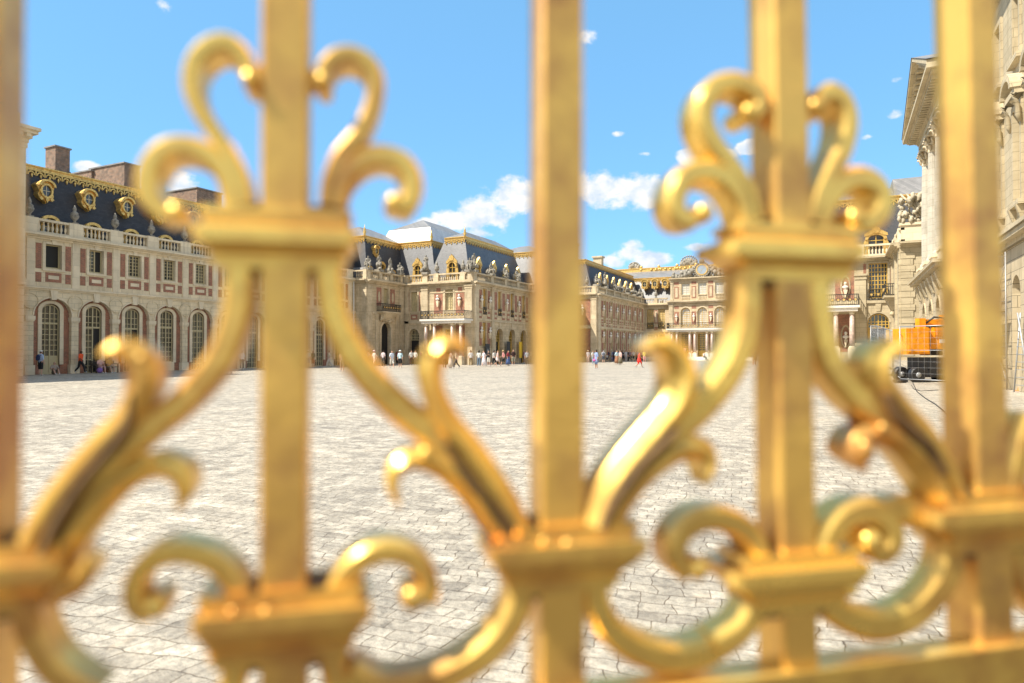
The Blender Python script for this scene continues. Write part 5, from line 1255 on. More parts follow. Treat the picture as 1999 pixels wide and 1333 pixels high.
def extra(kind, pose):
    k = (kind, pose)
    if k in EXTRA: return EXTRA[k]
    P = POSE[pose]; zp, hd, ln = P['zp'], P['head'], P['lean']
    if kind == 'skirt': m = lathe_mesh('skirt', [(.125, zp+.12), (.16, zp-.0), (.21, zp-.2), (.24, zp-.36)], n=16)
    elif kind == 'long_skirt': m = lathe_mesh('skirt', [(.125, zp+.12), (.165, zp-.0), (.23, zp-.3), (.30, zp-.76)], n=16)
    elif kind == 'cap': m = lathe_mesh('cap', [(.095, hd.z+.045), (.098, hd.z+.085), (.08, hd.z+.12), (.03, hd.z+.135)], (0, hd.y+.008))
    elif kind == 'sun_hat': m = lathe_mesh('sun_hat', [(.17, hd.z+.055), (.165, hd.z+.065), (.10, hd.z+.07), (.095, hd.z+.11), (.07, hd.z+.14), (.02, hd.z+.15)], (0, hd.y+.01))
    elif kind == 'long_hair':
        mb = MB(); mb.blob((0, hd.y+.02, hd.z+.02), .105, (.98, 1.0, 1.12), 12, 8); mb.blob((0, hd.y+.062, hd.z-.12), .09, (1.05, .55, 1.7), 10, 7)
        m = bpy.data.meshes.new('long_hair'); m.from_pydata(mb.v, [], mb.f); m.materials.append(M['white'])
        for v in m.vertices:
            if v.co.y < hd.y-.05 and v.co.z < hd.z+.06: v.co.y = hd.y-.05
        for p in m.polygons: p.use_smooth = True
    EXTRA[k] = m; return m
CM_ = {}
def cloth(c, kind='cloth'):
    k = (kind, c)
    if k not in CM_: CM_[k] = plain('%s_%d' % (kind, len(CM_)), c, .8, 0, .08, 9)
    return CM_[k]
SK = {'p': (.58, .34, .24), 't': (.45, .24, .15), 'd': (.10, .05, .03), 'm': (.30, .16, .09)}
HR = {'k': (.012, .009, .007), 'b': (.07, .035, .015), 'y': (.35, .22, .08), 'g': (.4, .4, .4)}
def person(px, py, pose, face, skin, hair, top, bottom, label, group, bcol=(.03, .03, .04), long=False, hat=None, hatc=(.75, .75, .72), shoe=(.5, .5, .5), s=1.0, at=None, zoff=None):
    P = POSE[pose]
    p = at if at is not None else on_ground(px, py)
    root = thing('person', (p[0], p[1], p[2] if len(p) > 2 else 0), label, 'person', group)
    root.rotation_euler = (0, 0, R(YAW+face)); root.scale = (s, s, s)
    def add(name, me, m):
        o = bpy.data.objects.new(name, me); C.objects.link(o); o.parent = root
        o.material_slots[0].link = 'OBJECT'; o.material_slots[0].material = m; return o
    add('body', P['body'], cloth(SK[skin], 'skin'))
    add('shirt', P['shirt'], cloth(top))
    if bottom in ('shorts', 'trousers'): add(bottom, P[bottom], cloth(bcol))
    else: add('shorts', P['shorts'], cloth(bcol)); add('skirt', extra(bottom, pose), cloth(bcol))
    add('shoes', P['shoes'], cloth(shoe))
    add('hair', extra('long_hair', pose) if long else P['hair'], cloth(HR[hair], 'hair'))
    if hat: add(hat, extra(hat, pose), cloth(hatc))
    return root
W_, K_, N_, LB = (.60, .59, .56), (.012, .012, .014), (.02, .03, .09), (.38, .5, .68)
def backpack(r, col, label):
    p = r.location; a = r.rotation_euler.z; mb = MB()
    mb.blob((0, .19, 1.24), .19, (.8, .55, 1.15), 10, 8); mb.blob((0, .27, 1.14), .11, (.9, .5, .8), 8, 6)
    for s in (-1, 1): mb.tube([(s*.10, .14, 1.36), (s*.11, .02, 1.465), (s*.10, -.13, 1.36), (s*.12, -.10, 1.15), (s*.12, .1, 1.08)], .016, 6)
    M4 = Matrix.Translation(p) @ Matrix.Rotation(a, 4, 'Z') @ Matrix.Scale(r.scale[0], 4)
    mb.v = [tuple(M4 @ V(v)) for v in mb.v]
    o = mb.build('backpack', cloth(col)); tag(o, label, 'backpack')
LG, MG, RG, EG = 'visitors along the left wing', 'visitors before the balcony pavilion', 'visitors before the court wing', 'visitors before the arched entrances'
# facing: 0 = towards the camera, 90 = towards picture right, -90 = left, 180 = away
a = person(79, 733, 'stand', 165, 'p', 'b', (.42, .50, .66), 'shorts', 'person in a white cap and pale blue shirt standing by the first arcade pier', LG, K_, hat='cap', shoe=W_)
backpack(a, N_, 'navy backpack on the person in the white cap')
person(106, 731, 'ground', 50, 'p', 'b', (.42, .34, .28), 'shorts', 'person in beige sitting on the ground against the glazed door', LG, (.2, .16, .12), shoe=(.6, .58, .55))
person(157, 729, 'walk', 90, 'd', 'k', (.85, .10, .02), 'trousers', 'person in an orange-red shirt walking past the second pier', LG, K_, shoe=(.5, .5, .5))
def bench(px, py, label, ang=0):
    p = on_ground(px, py); p.x = min(p.x, -50.2); 
    t = thing('bench', (p.x, p.y, 0), label, 'bench', 'benches against the left wing'); F = Fr('E', p.x)
    m = MB(); [m.box(F, p.y-.9, p.y+.9, -.25+.15*k, -.13+.15*k, .42, .46) for k in range(4)]; m.build('seat', 'wood', t)
    m = MB(); [m.box(F, p.y-.9, p.y+.9, -.34, -.31, .55+.13*k, .65+.13*k) for k in range(3)]; m.build('backrest', 'wood', t)
    for u in (-.85, .85):
        m = MB(); m.box(F, p.y+u-.035, p.y+u+.035, -.35, -.29, 0, .92); m.box(F, p.y+u-.035, p.y+u+.035, .24, .3, 0, .66); m.box(F, p.y+u-.035, p.y+u+.035, -.29, .33, .66, .7); m.build('bench_end', 'wood', t)
    return t.location
b1 = bench(205, 727.5, 'dark wooden bench between the second and third arches'); b2 = bench(334, 721, 'dark wooden bench under the fourth arched window')
person(0, 0, 'sit', 60, 'p', 'y', (.60, .38, .36), 'shorts', 'person in a pink top sitting on the first bench', LG, (.5, .3, .3), at=(b1.x+.1, b1.y-.45, -.04), shoe=W_)
person(0, 0, 'sit', 60, 'p', 'y', (.62, .36, .10), 'shorts', 'person in a mustard top sitting on the first bench', LG, (.4, .3, .2), at=(b1.x+.1, b1.y+.25, -.04), shoe=W_)
m_ = MB(); m_.blob((b1.x+.55, b1.y-.75, .22), .24, (.8, .9, .9), 10, 7); tag(m_.build('bag', cloth((.22, .12, .35))), 'purple bag on the ground beside the first bench', 'bag')
person(0, 0, 'sit', 60, 'p', 'k', (.5, .5, .5), 'trousers', 'person with long black hair at the left end of the second bench', LG, K_, long=True, at=(b2.x+.1, b2.y-.7, -.04))
person(0, 0, 'sit', 60, 'm', 'k', (.45, .5, .75), 'trousers', 'person in a pale blue shirt in the middle of the second bench', LG, N_, at=(b2.x+.1, b2.y+.15, -.04))
person(0, 0, 'sit', 60, 'm', 'k', (.85, .36, .03), 'trousers', 'person in an orange top and white trousers at the right end of the second bench', LG, W_, at=(b2.x+.1, b2.y+.72, -.04))
person(472, 721, 'stand', 40, 'p', 'k', (.6, .58, .55), 'trousers', 'person in a white top and black trousers left of the second bar', LG, K_, shoe=W_)
person(448, 730, 'stand', 10, 'p', 'b', (.5, .42, .3), 'shorts', 'person half hidden behind the curved arm of the fence, only the legs showing', LG, (.4, .3, .2))
person(496, 715, 'stand', -60, 'p', 'b', (.62, .5, .48), 'trousers', 'person in pale pink standing just left of the second bar', LG, (.5, .38, .3))
person(601, 716, 'stand', 170, 'p', 'b', W_, 'shorts', 'person in a white shirt and white sun hat right of the second bar', MG, (.3, .2, .3), hat='sun_hat')
person(611, 718, 'stand', -30, 't', 'k', (.13, .11, .05), 'shorts', 'person in an olive top and rust shorts', MG, (.30, .07, .02))
person(620, 712, 'stand', 150, 'p', 'k', (.10, .13, .17), 'shorts', 'person in a slate-blue top against the dark arch', MG, K_)
person(631, 711, 'ground', 20, 'p', 'k', (.06, .08, .14), 'trousers', 'person in navy sitting at the foot of the left wing', MG, N_)
person(643, 717, 'walk', -80, 'p', 'b', (.55, .47, .35), 'trousers', 'person in a beige outfit walking left in front of the wing', MG, (.58, .5, .42))
person(668, 725, 'stand', 0, 'p', 'b', (.6, .4, .3), 'shorts', 'person mostly hidden behind the right curved arm', MG, (.4, .3, .2))
person(719, 713, 'walk', -60, 'p', 'k', W_, 'shorts', 'person in white leaning at the corner of the quoined wall', MG, (.3, .2, .15))
person(727, 712, 'stand', 20, 'p', 'k', (.30, .06, .06), 'trousers', 'black-haired person in dark red behind the pink sun hat', MG, K_)
person(731, 718, 'walk', -30, 'p', 'b', (.66, .58, .52), 'shorts', 'person in a pink sun hat and pale top', MG, (.55, .4, .32), hat='sun_hat', hatc=(.75, .5, .5))
person(748, 715, 'stand', 160, 'm', 'k', (.6, .5, .5), 'trousers', 'person in dark trousers in front of the carriage arch', MG, (.05, .06, .06))
person(765, 719, 'walk', 25, 'p', 'b', (.58, .64, .74), 'shorts', 'person in a light blue shirt and white shorts walking', MG, (.6, .58, .52))
person(781, 718, 'stand', -10, 'p', 'b', (.5, .68, .74), 'shorts', 'person in a white hat, turquoise shirt and black shorts', MG, K_, hat='sun_hat')
person(775, 711, 'stand', -40, 'p', 'k', (.25, .05, .05), 'trousers', 'person in dark red behind the turquoise shirt', MG, K_)
for i, (x, c) in enumerate(((789, K_), (794, (.03, .02, .02)))):
    person(x, 709+i, 'stand', 100*i, 'm', 'k', c, 'trousers', ('person in black left of the pushchair', 'person in very dark brown beside the pushchair')[i], MG, K_)
person(803, 713, 'stand', 20, 'p', 'b', W_, 'trousers', 'person in a white top and brown trousers, left one of a pair', MG, (.12, .06, .03))
person(811, 713, 'stand', -20, 'p', 'b', (.7, .66, .6), 'trousers', 'person in a cream top and brown trousers, right one of a pair', MG, (.14, .08, .04))
person(868, 719, 'stand', 30, 'p', 'b', (.55, .38, .22), 'trousers', 'person in tan clothes under the fence leaf, leftmost of three', MG, (.25, .15, .07))
person(880, 719, 'phone', -60, 'p', 'b', (.66, .52, .4), 'long_skirt', 'person in a long pale skirt under the fence leaf', MG, (.6, .5, .4))
person(891, 719, 'walk', -70, 'p', 'b', (.6, .45, .3), 'trousers', 'person in dark trousers under the fence leaf, rightmost of three', MG, (.08, .06, .05))
person(919, 715, 'stand', 10, 'p', 'k', (.66, .64, .62), 'trousers', 'person in a white top and khaki trousers standing alone', EG, (.22, .15, .06), long=True)
person(935, 715, 'stand', 170, 'p', 'k', W_, 'trousers', 'person in a white top and blue jeans', EG, (.10, .16, .24), long=True)
person(945, 716, 'walk', -60, 'p', 'b', (.7, .62, .66), 'long_skirt', 'person in a long white dress', EG, (.72, .68, .72))
person(954, 714, 'phone', -30, 'p', 'k', K_, 'shorts', 'person in a black T-shirt and white shorts', EG, (.6, .57, .52))
person(964, 716, 'walk', 60, 'p', 'k', W_, 'shorts', 'person in a white top and black shorts', EG, K_, long=True)
person(971, 715, 'walk', 80, 'p', 'y', (.68, .5, .46), 'skirt', 'fair-haired person in pale pink', EG, (.62, .52, .48))
person(983, 714, 'walk', -80, 'p', 'b', (.62, .28, .27), 'shorts', 'person in a straw hat, pink top and black shorts', EG, K_, hat='sun_hat', hatc=(.6, .42, .2))
person(992, 714, 'stand', 60, 'p', 'y', (.26, .03, .04), 'long_skirt', 'person in a dark red top and long blue skirt', EG, (.07, .12, .28))
person(1002, 713, 'stand', 15, 'p', 'g', (.04, .015, .015), 'shorts', 'grey-haired person in a dark T-shirt and khaki shorts', EG, (.32, .32, .25), s=1.06)
person(1011, 707, 'stand', 160, 'p', 'b', (.25, .3, .45), 'shorts', 'person in a blue shirt in front of the yellow banner', EG, (.3, .3, .35))
person(1023, 708, 'stand', -60, 'p', 'b', (.5, .3, .4), 'shorts', 'person in mauve before the third arch', EG, (.4, .3, .3))
person(1029, 713, 'stand', 0, 'p', 'b', (.3, .33, .38), 'trousers', 'person in a blue-grey shirt beside the middle bar', EG, (.1, .07, .05))
person(1036, 708, 'stand', 30, 'p', 'y', (.62, .46, .28), 'trousers', 'person in sandy clothes half behind the middle bar', EG, (.45, .3, .18))
# right of the middle bar
person(1148, 709, 'stand', -20, 'p', 'b', (.45, .4, .4), 'trousers', 'person in a straw hat beside the middle bar', RG, (.42, .3, .26), hat='sun_hat', hatc=(.5, .36, .22))
person(1157, 711, 'phone', 60, 'p', 'b', (.70, .68, .66), 'trousers', 'person in a white top and pale jeans next to the blue dress', RG, (.28, .35, .45))
person(1164, 720, 'stand', -60, 't', 'k', (.24, .33, .55), 'skirt', 'dark-haired person in a denim-blue dress with bare legs', RG, (.24, .33, .55), long=True, s=1.04)
m_ = MB(); p_ = on_ground(1161, 720); m_.blob((p_.x, p_.y-.15, .82), .15, (1, .6, .8), 10, 7); m_.tube([(p_.x-.1, p_.y-.12, .9), (p_.x, p_.y, 1.35), (p_.x+.1, p_.y-.12, .9)], .012, 5); tag(m_.build('handbag', cloth((.6, .12, .35))), 'pink handbag carried by the person in the blue dress', 'handbag')
a = person(1178, 708, 'stand', 175, 'p', 'g', (.38, .40, .46), 'shorts', 'person in a grey shirt and dark shorts seen from behind', RG, (.06, .07, .10))
backpack(a, (.10, .12, .16), 'slate backpack on the person in the grey shirt')
person(1172, 707, 'stand', 90, 'p', 'b', (.6, .5, .42), 'shorts', 'small person in cream beside the grey shirt', RG, (.6, .52, .45), s=.72)
person(1185, 706, 'stand', 175, 'p', 'b', W_, 'shorts', 'child in a red cap and white shirt', RG, N_, hat='cap', hatc=(.6, .04, .04), s=.66)
person(1196, 705.5, 'ground', 0, 'p', 'b', (.45, .40, .6), 'trousers', 'person in lilac sitting on the ground', RG, (.3, .26, .4))
person(1204, 711, 'stand', 30, 'p', 'b', (.5, .66, .72), 'long_skirt', 'person in a light blue top and rust skirt', RG, (.35, .17, .09))
person(1211, 712, 'stand', -60, 'p', 'b', (.6, .42, .4), 'long_skirt', 'person in a flared olive-grey skirt', RG, (.16, .14, .09))
person(1222, 706, 'stand', 0, 'p', 'b', (.5, .48, .5), 'trousers', 'person in pale grey, left of the one in black', RG, (.42, .38, .38))
person(1226.5, 706.2, 'stand', 60, 'p', 'b', K_, 'trousers', 'fair-skinned person all in black', RG, K_)
person(1237, 706, 'walk', -40, 'p', 'k', (.5, .5, .5), 'shorts', 'person in a white and black top with bare pink legs', RG, K_)
person(1248, 718.5, 'walk', 80, 't', 'b', (.5, .06, .05), 'skirt', 'long-haired person walking in a bright red skirt', RG, (.85, .03, .02), long=True, shoe=(.35, .42, .48))
person(1258, 708, 'phone', -20, 'p', 'y', (.7, .62, .12), 'shorts', 'person in a yellow top right of the red skirt', RG, (.6, .3, .3))
for (x, y, ps, fc, c, bt, bc, lab) in ((738, 712, 'stand', 40, (.12, .3, .2), 'shorts', (.3, .28, .2), 'person in a green top between the carriage arch and the corner'), (756, 711, 'walk', -90, (.5, .3, .1), 'trousers', (.05, .05, .06), 'person in ochre walking past the carriage arch'),
    (823, 712, 'stand', 70, (.3, .05, .12), 'shorts', (.1, .1, .12), 'person in a wine-red top before the wide pier'), (905, 710, 'stand', -40, (.2, .3, .45), 'trousers', (.12, .1, .09), 'person in a steel-blue top at the portico'),
    (928, 709, 'stand', 10, (.35, .3, .25), 'trousers', (.04, .04, .05), 'person in a khaki top at the corner pilaster'), (958, 709, 'phone', 100, (.06, .12, .3), 'shorts', (.4, .38, .32), 'person in royal blue behind the black T-shirt'),
    (976, 708, 'stand', -90, (.45, .42, .1), 'trousers', (.1, .12, .2), 'person in a lime top under the first small arch'), (1006, 706, 'stand', 30, (.08, .08, .09), 'trousers', (.06, .06, .07), 'person all in charcoal beside the yellow banner'),
    (1017, 706, 'walk', 80, (.5, .2, .15), 'shorts', (.2, .2, .25), 'person in a salmon top under the last arch')):
    person(x, y, ps, fc, 'pm'[x % 2], 'kb'[x % 2], c, bt, lab, EG if x > 900 else MG, bc)
rnd = random.Random(21)
cols = [((.02, .02, .03), 'black'), ((.05, .06, .12), 'navy'), ((.12, .10, .10), 'charcoal'), ((.25, .28, .4), 'dull blue'), ((.45, .2, .2), 'brick red'), ((.5, .45, .4), 'beige'), ((.10, .14, .12), 'dark green'), ((.3, .22, .32), 'plum')]
kk = 0
for i, x in enumerate([1168, 1171, 1175, 1181, 1184.5, 1188, 1191, 1194, 1199, 1202, 1207, 1214, 1217, 1220, 1230, 1233, 1242, 1245, 1252]):
    c, nm = cols[(i*5+i//8) % 8]; mark = ['left of the first court window', 'under the first pair of busts', 'by the corner pilaster', 'behind the child in the red cap', 'behind the grey shirt', 'behind the rust skirt', 'near the long skirts', 'behind the red skirt'][min(7, int((x-1166)/11))] 
    person(x, 705.0+.35*(i % 3), ('stand', 'phone', 'walk')[i % 3], rnd.uniform(0, 360), 'pmt'[i % 3], 'kb'[i % 2], c, ('trousers', 'shorts')[i % 2],
           'person in a %s top and %s, %s' % (nm, ('trousers', 'shorts')[i % 2], mark), 'people queueing along the court wing', cols[(i*3) % 3][0])
person(0, 0, 'sit', 20, 'p', 'b', (.7, .68, .66), 'trousers', 'person in a white top sitting on the steps below the clock', 'visitors on the steps', K_, at=(-20.7, 116.1, .12))
person(0, 0, 'stand', 150, 'm', 'k', (.55, .3, .25), 'shorts', 'person in terracotta at the door under the clock', 'visitors on the steps', (.3, .1, .05), at=(-24.2, 117.3, .6))
person(1688, 702, 'sit', 10, 'd', 'k', (.3, .3, .3), 'trousers', 'person in black and white resting beside the right pavilion', 'visitors by the right pavilion', K_)
person(1473, 714, 'stand', 30, 'p', 'b', (.6, .55, .5), 'shorts', 'person in pale clothes left of the fourth bar', 'visitors by the right pavilion', (.4, .3, .2))
person(1486, 715, 'stand', -30, 'p', 'y', (.65, .5, .3), 'shorts', 'fair-haired person just left of the fourth bar', 'visitors by the right pavilion', (.5, .4, .3))
# pushchair
p = on_ground(799, 709); t = thing('pushchair', (p.x, p.y, 0), 'black pushchair in front of the pier beside the arched door', 'pushchair')
m_ = MB(); m_.blob((p.x, p.y, .62), .33, (.8, 1, .9), 10, 7); m_.build('hood', 'black', t); m_ = MB(); m_.tube([(p.x-.2, p.y-.4, .2), (p.x, p.y, .6), (p.x+.1, p.y+.5, 1.0)], .02, 6); m_.build('frame', 'black', t)
for dx in (-.25, .25):
    for dy in (-.35, .3): m_ = MB(); m_.prism(Fr('E', p.x+dx), [(p.y+dy+.14*math.cos(k*.524), .14+.14*math.sin(k*.524)) for k in range(12)], -.02, .02); m_.build('wheel', 'black', t)

# ================================================================== URNS AND STATUES
def copies(proto_parts, spots, name, cat, group, labels):
    pass
def urn_at(F, u, z, s, label, group):
    mb = MB(); x, y, _ = F(u, -.17, 0)
    mb.box(WORLD, x-.2*s, x+.2*s, y-.2*s, y+.2*s, z, z+.1*s)
    mb.lathe(WORLD, x, y, [(.13*s, z+.1*s), (.08*s, z+.2*s), (.12*s, z+.28*s), (.26*s, z+.45*s), (.3*s, z+.62*s), (.24*s, z+.75*s), (.27*s, z+.8*s), (.2*s, z+.88*s), (.1*s, z+.98*s), (.14*s, z+1.08*s), (.12*s, z+1.2*s), (.03*s, z+1.42*s)], 10)
    tag(mb.build('urn', 'statue'), label, 'urn', group)
WE = Fr('E', FX)
ords = ['second', 'third', 'fourth', 'fifth', 'sixth', 'seventh', 'eighth', 'ninth', 'tenth', 'eleventh', 'twelfth']
for i, p in enumerate(PIERS[:-1]):
    urn_at(WE, p, 11.24, 1.0, 'weathered stone urn on the left wing balustrade, %s' % ('nearest to the camera' if i == 0 else ords[i-1]+' from the near end'), 'urns on the left wing balustrade')
for (F, u, lab) in ((Fr('S', 69.9), -44.9, 'stone urn on the balustrade left of the dormer above the portico'), (Fr('S', 69.9), -41.1, 'stone urn on the balustrade right of the dormer above the portico'), (Fr('E', -36.0), 86.4, 'stone urn on the balustrade beside the middle bar'), (Fr('S', 93.3), -33.6, 'stone urn right of the middle bar on the court wing'), (Fr('S', 120.3), -30.0, 'stone urn before the blue roof left of the clock')):
    urn_at(F, u, 11.24, 1.1, lab, 'urns on the pavilion balustrades')
SM = M['statue']
def statue(F, u, z, pose, face, s, label, cat='statue'):
    x, y, _ = F(u, -.17, 0); root = thing('statue', (x, y, z), label, cat, 'statues on the balustrades')
    P = POSE[pose]
    def add(name, me):
        o = bpy.data.objects.new(name, me); C.objects.link(o); o.parent = root; o.rotation_euler = (0, 0, R(face)); o.scale = (s, s, s); o.location = (0, 0, .28 if pose != 'sit' else .1)
        for k in range(len(o.material_slots)): o.material_slots[k].link = 'OBJECT'; o.material_slots[k].material = SM
    add('figure', P['body']); add('robe', P['shirt']); add('drapery', extra('long_skirt', pose) if pose != 'sit' else P['trousers']); add('hair', P['hair'])
    mb = MB(); rr = random.Random(int(abs(u)*10))
    mb.box(WORLD, x-.45, x+.45, y-.4, y+.4, z, z+.28)
    for i in range(7): mb.blob((x+rr.uniform(-.45, .45), y+rr.uniform(-.35, .35), z+.3+rr.uniform(0, .6)), rr.uniform(.14, .28), (1, 1, rr.uniform(.8, 1.5)), 7, 5, .2)
    mb.build('plinth', 'statue', root)
A, B_, C_, D_ = Fr('E', -49.7), Fr('S', 69.9), Fr('E', -39.6), Fr('E', -32.0)
for (F, u, pose, face, s, lab) in (
    (A, 62.9, 'sit', 40, 1.25, 'seated stone figure on the quoined corner, nearest one'), (A, 65.0, 'stand', 60, 1.05, 'standing stone figure before the gilded oval dormer'),
    (A, 67.2, 'stand', 80, 1.0, 'small standing stone figure between the low gilded dormers'), (A, 69.2, 'sit', 60, 1.2, 'seated stone figure in the inner corner of the balustrade'),
    (B_, -46.5, 'phone', 10, 1.3, 'stone figure raising its arms between the two facing dormers'), (B_, -40.2, 'sit', 20, 1.3, 'seated stone figure at the outer corner, left one'),
    (C_, 70.4, 'stand', 60, 1.2, 'standing stone figure at the outer corner, right one'), (C_, 74.75, 'sit', 70, 1.25, 'seated stone figure between the first two side dormers'),
    (C_, 78.6, 'sit', 80, 1.2, 'seated stone figure between the second and third side dormers'), (C_, 82.3, 'sit', 70, 1.2, 'seated stone figure between the third and fourth side dormers'),
    (D_, 93.7, 'sit', 60, 1.35, 'seated stone figure on the corner right of the middle bar'), (D_, 97.6, 'phone', 80, 1.3, 'stone figure before the first court wing dormer'),
    (D_, 101.6, 'sit', 80, 1.3, 'seated stone figure before the second court wing dormer'), (D_, 105.6, 'sit', 80, 1.25, 'seated stone figure before the third court wing dormer'),
    (D_, 109.6, 'stand', 80, 1.15, 'standing stone figure before the fourth court wing dormer'), (D_, 113.6, 'sit', 80, 1.2, 'seated stone figure before the fifth court wing dormer'),
    (D_, 117.6, 'sit', 60, 1.35, 'large seated stone figure in the corner beside the clock facade')):
    statue(F, u, 11.22, pose, face, s, lab)

# ================================================================== SITE EQUIPMENT (right)
def boxat(mb, o, ax, ay, x0, x1, y0, y1, z0, z1):
    vs = [tuple(o+ax*x+ay*y+V((0, 0, z))) for x in (x0, x1) for y in (y0, y1) for z in (z0, z1)]
    mb.add(vs, [(0,1,3,2),(4,6,7,5),(0,4,5,1),(2,3,7,6),(0,2,6,4),(1,5,7,3)])
def wp(px, z): # ground point at a column and depth
    return FR*((px-CX)/FPX*z)+FF*z
def lift():
    z0 = 36.5; o = wp(1806, z0); ax = FR; ay = FF; k = z0/FPX
    t = thing('boom_lift', (o.x, o.y, 0), 'orange boom lift with a black base parked behind the mesh fence', 'machine')
    X = lambda px: (px-1806)*k; Z = lambda py: CAMH+(683-py)*k+.03
    m = MB(); boxat(m, o, ax, ay, X(1757), X(1802), -.6, .7, Z(692), Z(642)); boxat(m, o, ax, ay, X(1760), X(1799), -.64, -.6, Z(688), Z(646)); m.build('counterweight', 'orange', t)
    m = MB(); boxat(m, o, ax, ay, X(1797), X(1842), -.4, .8, Z(682), Z(648)); boxat(m, o, ax, ay, X(1797), X(1803), -.45, .8, Z(684), Z(640)); boxat(m, o, ax, ay, X(1814), X(1840), -.43, .2, Z(660), Z(640))
    for i in range(9): boxat(m, o, ax, ay, X(1815)+i*.08, X(1815)+i*.08+.03, -.46, -.43, Z(656), Z(643))
    m.build('turret', 'orange', t)
    m = MB(); boxat(m, o, ax, ay, X(1798), X(1806), -.46, -.4, Z(676), Z(664)); boxat(m, o, ax, ay, X(1796), X(1838), -.2, .5, Z(640), Z(636)); boxat(m, o, ax, ay, X(1806), X(1838), -.1, .5, Z(694), Z(682)); m.build('dark_recess', 'black', t)
    m = MB(); boxat(m, o, ax, ay, X(1824), X(1836), -.445, -.43, Z(670), Z(663)); m.build('maker_plate', 'white', t)
    m = MB(); boxat(m, o, ax, ay, X(1792), X(1838), -.2, .1, Z(636), Z(624)); boxat(m, o, ax, ay, X(1790), X(1802), -.25, .15, Z(644), Z(622)); boxat(m, o, ax, ay, X(1838), X(1857), -.3, .2, Z(650), Z(615))
    m.build('upper_boom', 'orange', t)
    m = MB(); a = [(X(1838), Z(625)), (X(1852), Z(620)), (X(1862), Z(742)), (X(1850), Z(742))]
    m.add([tuple(o+ax*x+ay*y+V((0, 0, z))) for y in (-.55, -.3) for x, z in a], [(0,1,2,3),(7,6,5,4),(0,4,5,1),(1,5,6,2),(2,6,7,3),(3,7,4,0)]); m.build('lower_boom', 'orange', t)
    m = MB(); m.tube([o+ax*X(1803)+ay*-.2+V((0, 0, Z(632))), o+ax*X(1815)+ay*-.4+V((0, 0, Z(620))), o+ax*X(1832)+ay*-.45+V((0, 0, Z(622))), o+ax*X(1845)+ay*-.5+V((0, 0, Z(640)))], .05, 8)
    m.tube([o+ax*X(1842)+ay*-.6+V((0, 0, Z(700))), o+ax*X(1847)+ay*-.65+V((0, 0, Z(716))), o+ax*X(1854)+ay*-.6+V((0, 0, Z(712)))], .03, 6); m.build('hose', 'black', t)
    m = MB(); boxat(m, o, ax, ay, X(1792), X(1848), -.55, 1.0, .28, Z(698)); boxat(m, o, ax, ay, X(1800), X(1840), -.6, -.55, .34, Z(702)); m.build('chassis', 'black', t)
    for px in (1776, 1852):
        for y in (-.6, .9):
            c = o+ax*X(px)+ay*y+V((0, 0, .42)); m = MB(); vs = []; fs = []; n = 20
            prof = [(.2, -.18), (.36, -.18), (.42, -.12), (.42, .12), (.36, .18), (.2, .18)]
            for r_, q in prof:
                for i in range(n): an = 2*math.pi*i/n; vs.append(c+ax*r_*math.cos(an)+V((0, 0, r_*math.sin(an)))+ay*q)
            for j in range(5):
                for i in range(n): kk_ = (i+1) % n; fs.append((j*n+i, j*n+kk_, (j+1)*n+kk_, (j+1)*n+i))
            fs.append(tuple(range(n))[::-1]); fs.append(tuple(5*n+i for i in range(n))); m.add(vs, fs); w = m.build('wheel', 'black', t)
            m = MB(); m.tube([c-ay*.2, c+ay*.2], .14, 12); m.build('hub', 'steel', w)
lift()
def mesh_panel(p, q, h, label, dense=.12, zb=None):
    """temporary mesh fence panel between two ground points"""
    p = V((p.x, p.y, gnd_h(p.x, p.y))); q = V((q.x, q.y, gnd_h(q.x, q.y))); t = thing('mesh_fence_panel', p, label, 'fence', 'temporary mesh fence panels')
    up = V((0, 0, 1)); m = MB(); b = .12
    m.tube([p+up*b, p+up*h], .028, 8); m.tube([q+up*b, q+up*h], .028, 8); m.tube([p+up*h, q+up*h], .026, 8); m.tube([p+up*(b+.1), q+up*(b+.1)], .022, 8); m.tube([p+up*(h*.58), q+up*(h*.58)], .012, 6); m.build('tube_frame', 'steel', t)
    m = MB(); L = (q-p).length; n = int(L/dense)
    for i in range(1, n): c = p.lerp(q, i/n); m.tube([c+up*(b+.1), c+up*h], .0035, 4)
    for j in range(1, 9): z = b+.1+(h-b-.1)*j/9; m.tube([p+up*z, q+up*z], .0035, 4)
    m.build('wire_mesh', 'steel', t)
    for c in (p, q):
        m = MB(); d = (q-p).normalized(); e = V((-d.y, d.x, 0)); boxat(m, c, d, e, -.12, .12, -.35, .35, 0, .13); m.build('foot_block', 'black', t)
a0 = wp(1757, 35.5); a1 = wp(1868, 33.0); mesh_panel(a0, a1, 3.0, 'wide mesh fence panel in front of the orange lift', .3)
a2 = wp(1990, 31.2); mesh_panel(wp(1872, 33), a2, 3.0, 'mesh fence panel right of the lift, beside the fifth bar', .3)
prev = [wp(1757, 36.2), wp(1743, 40), wp(1728, 44), wp(1714, 48), wp(1700, 52)]
for i, (p, q) in enumerate(zip(prev[:-1], prev[1:])): mesh_panel(p, q, 2.7, 'slanting mesh fence panel left of the lift, %s in the row' % ['nearest', 'second nearest', 'third nearest', 'farthest'][i], .24)
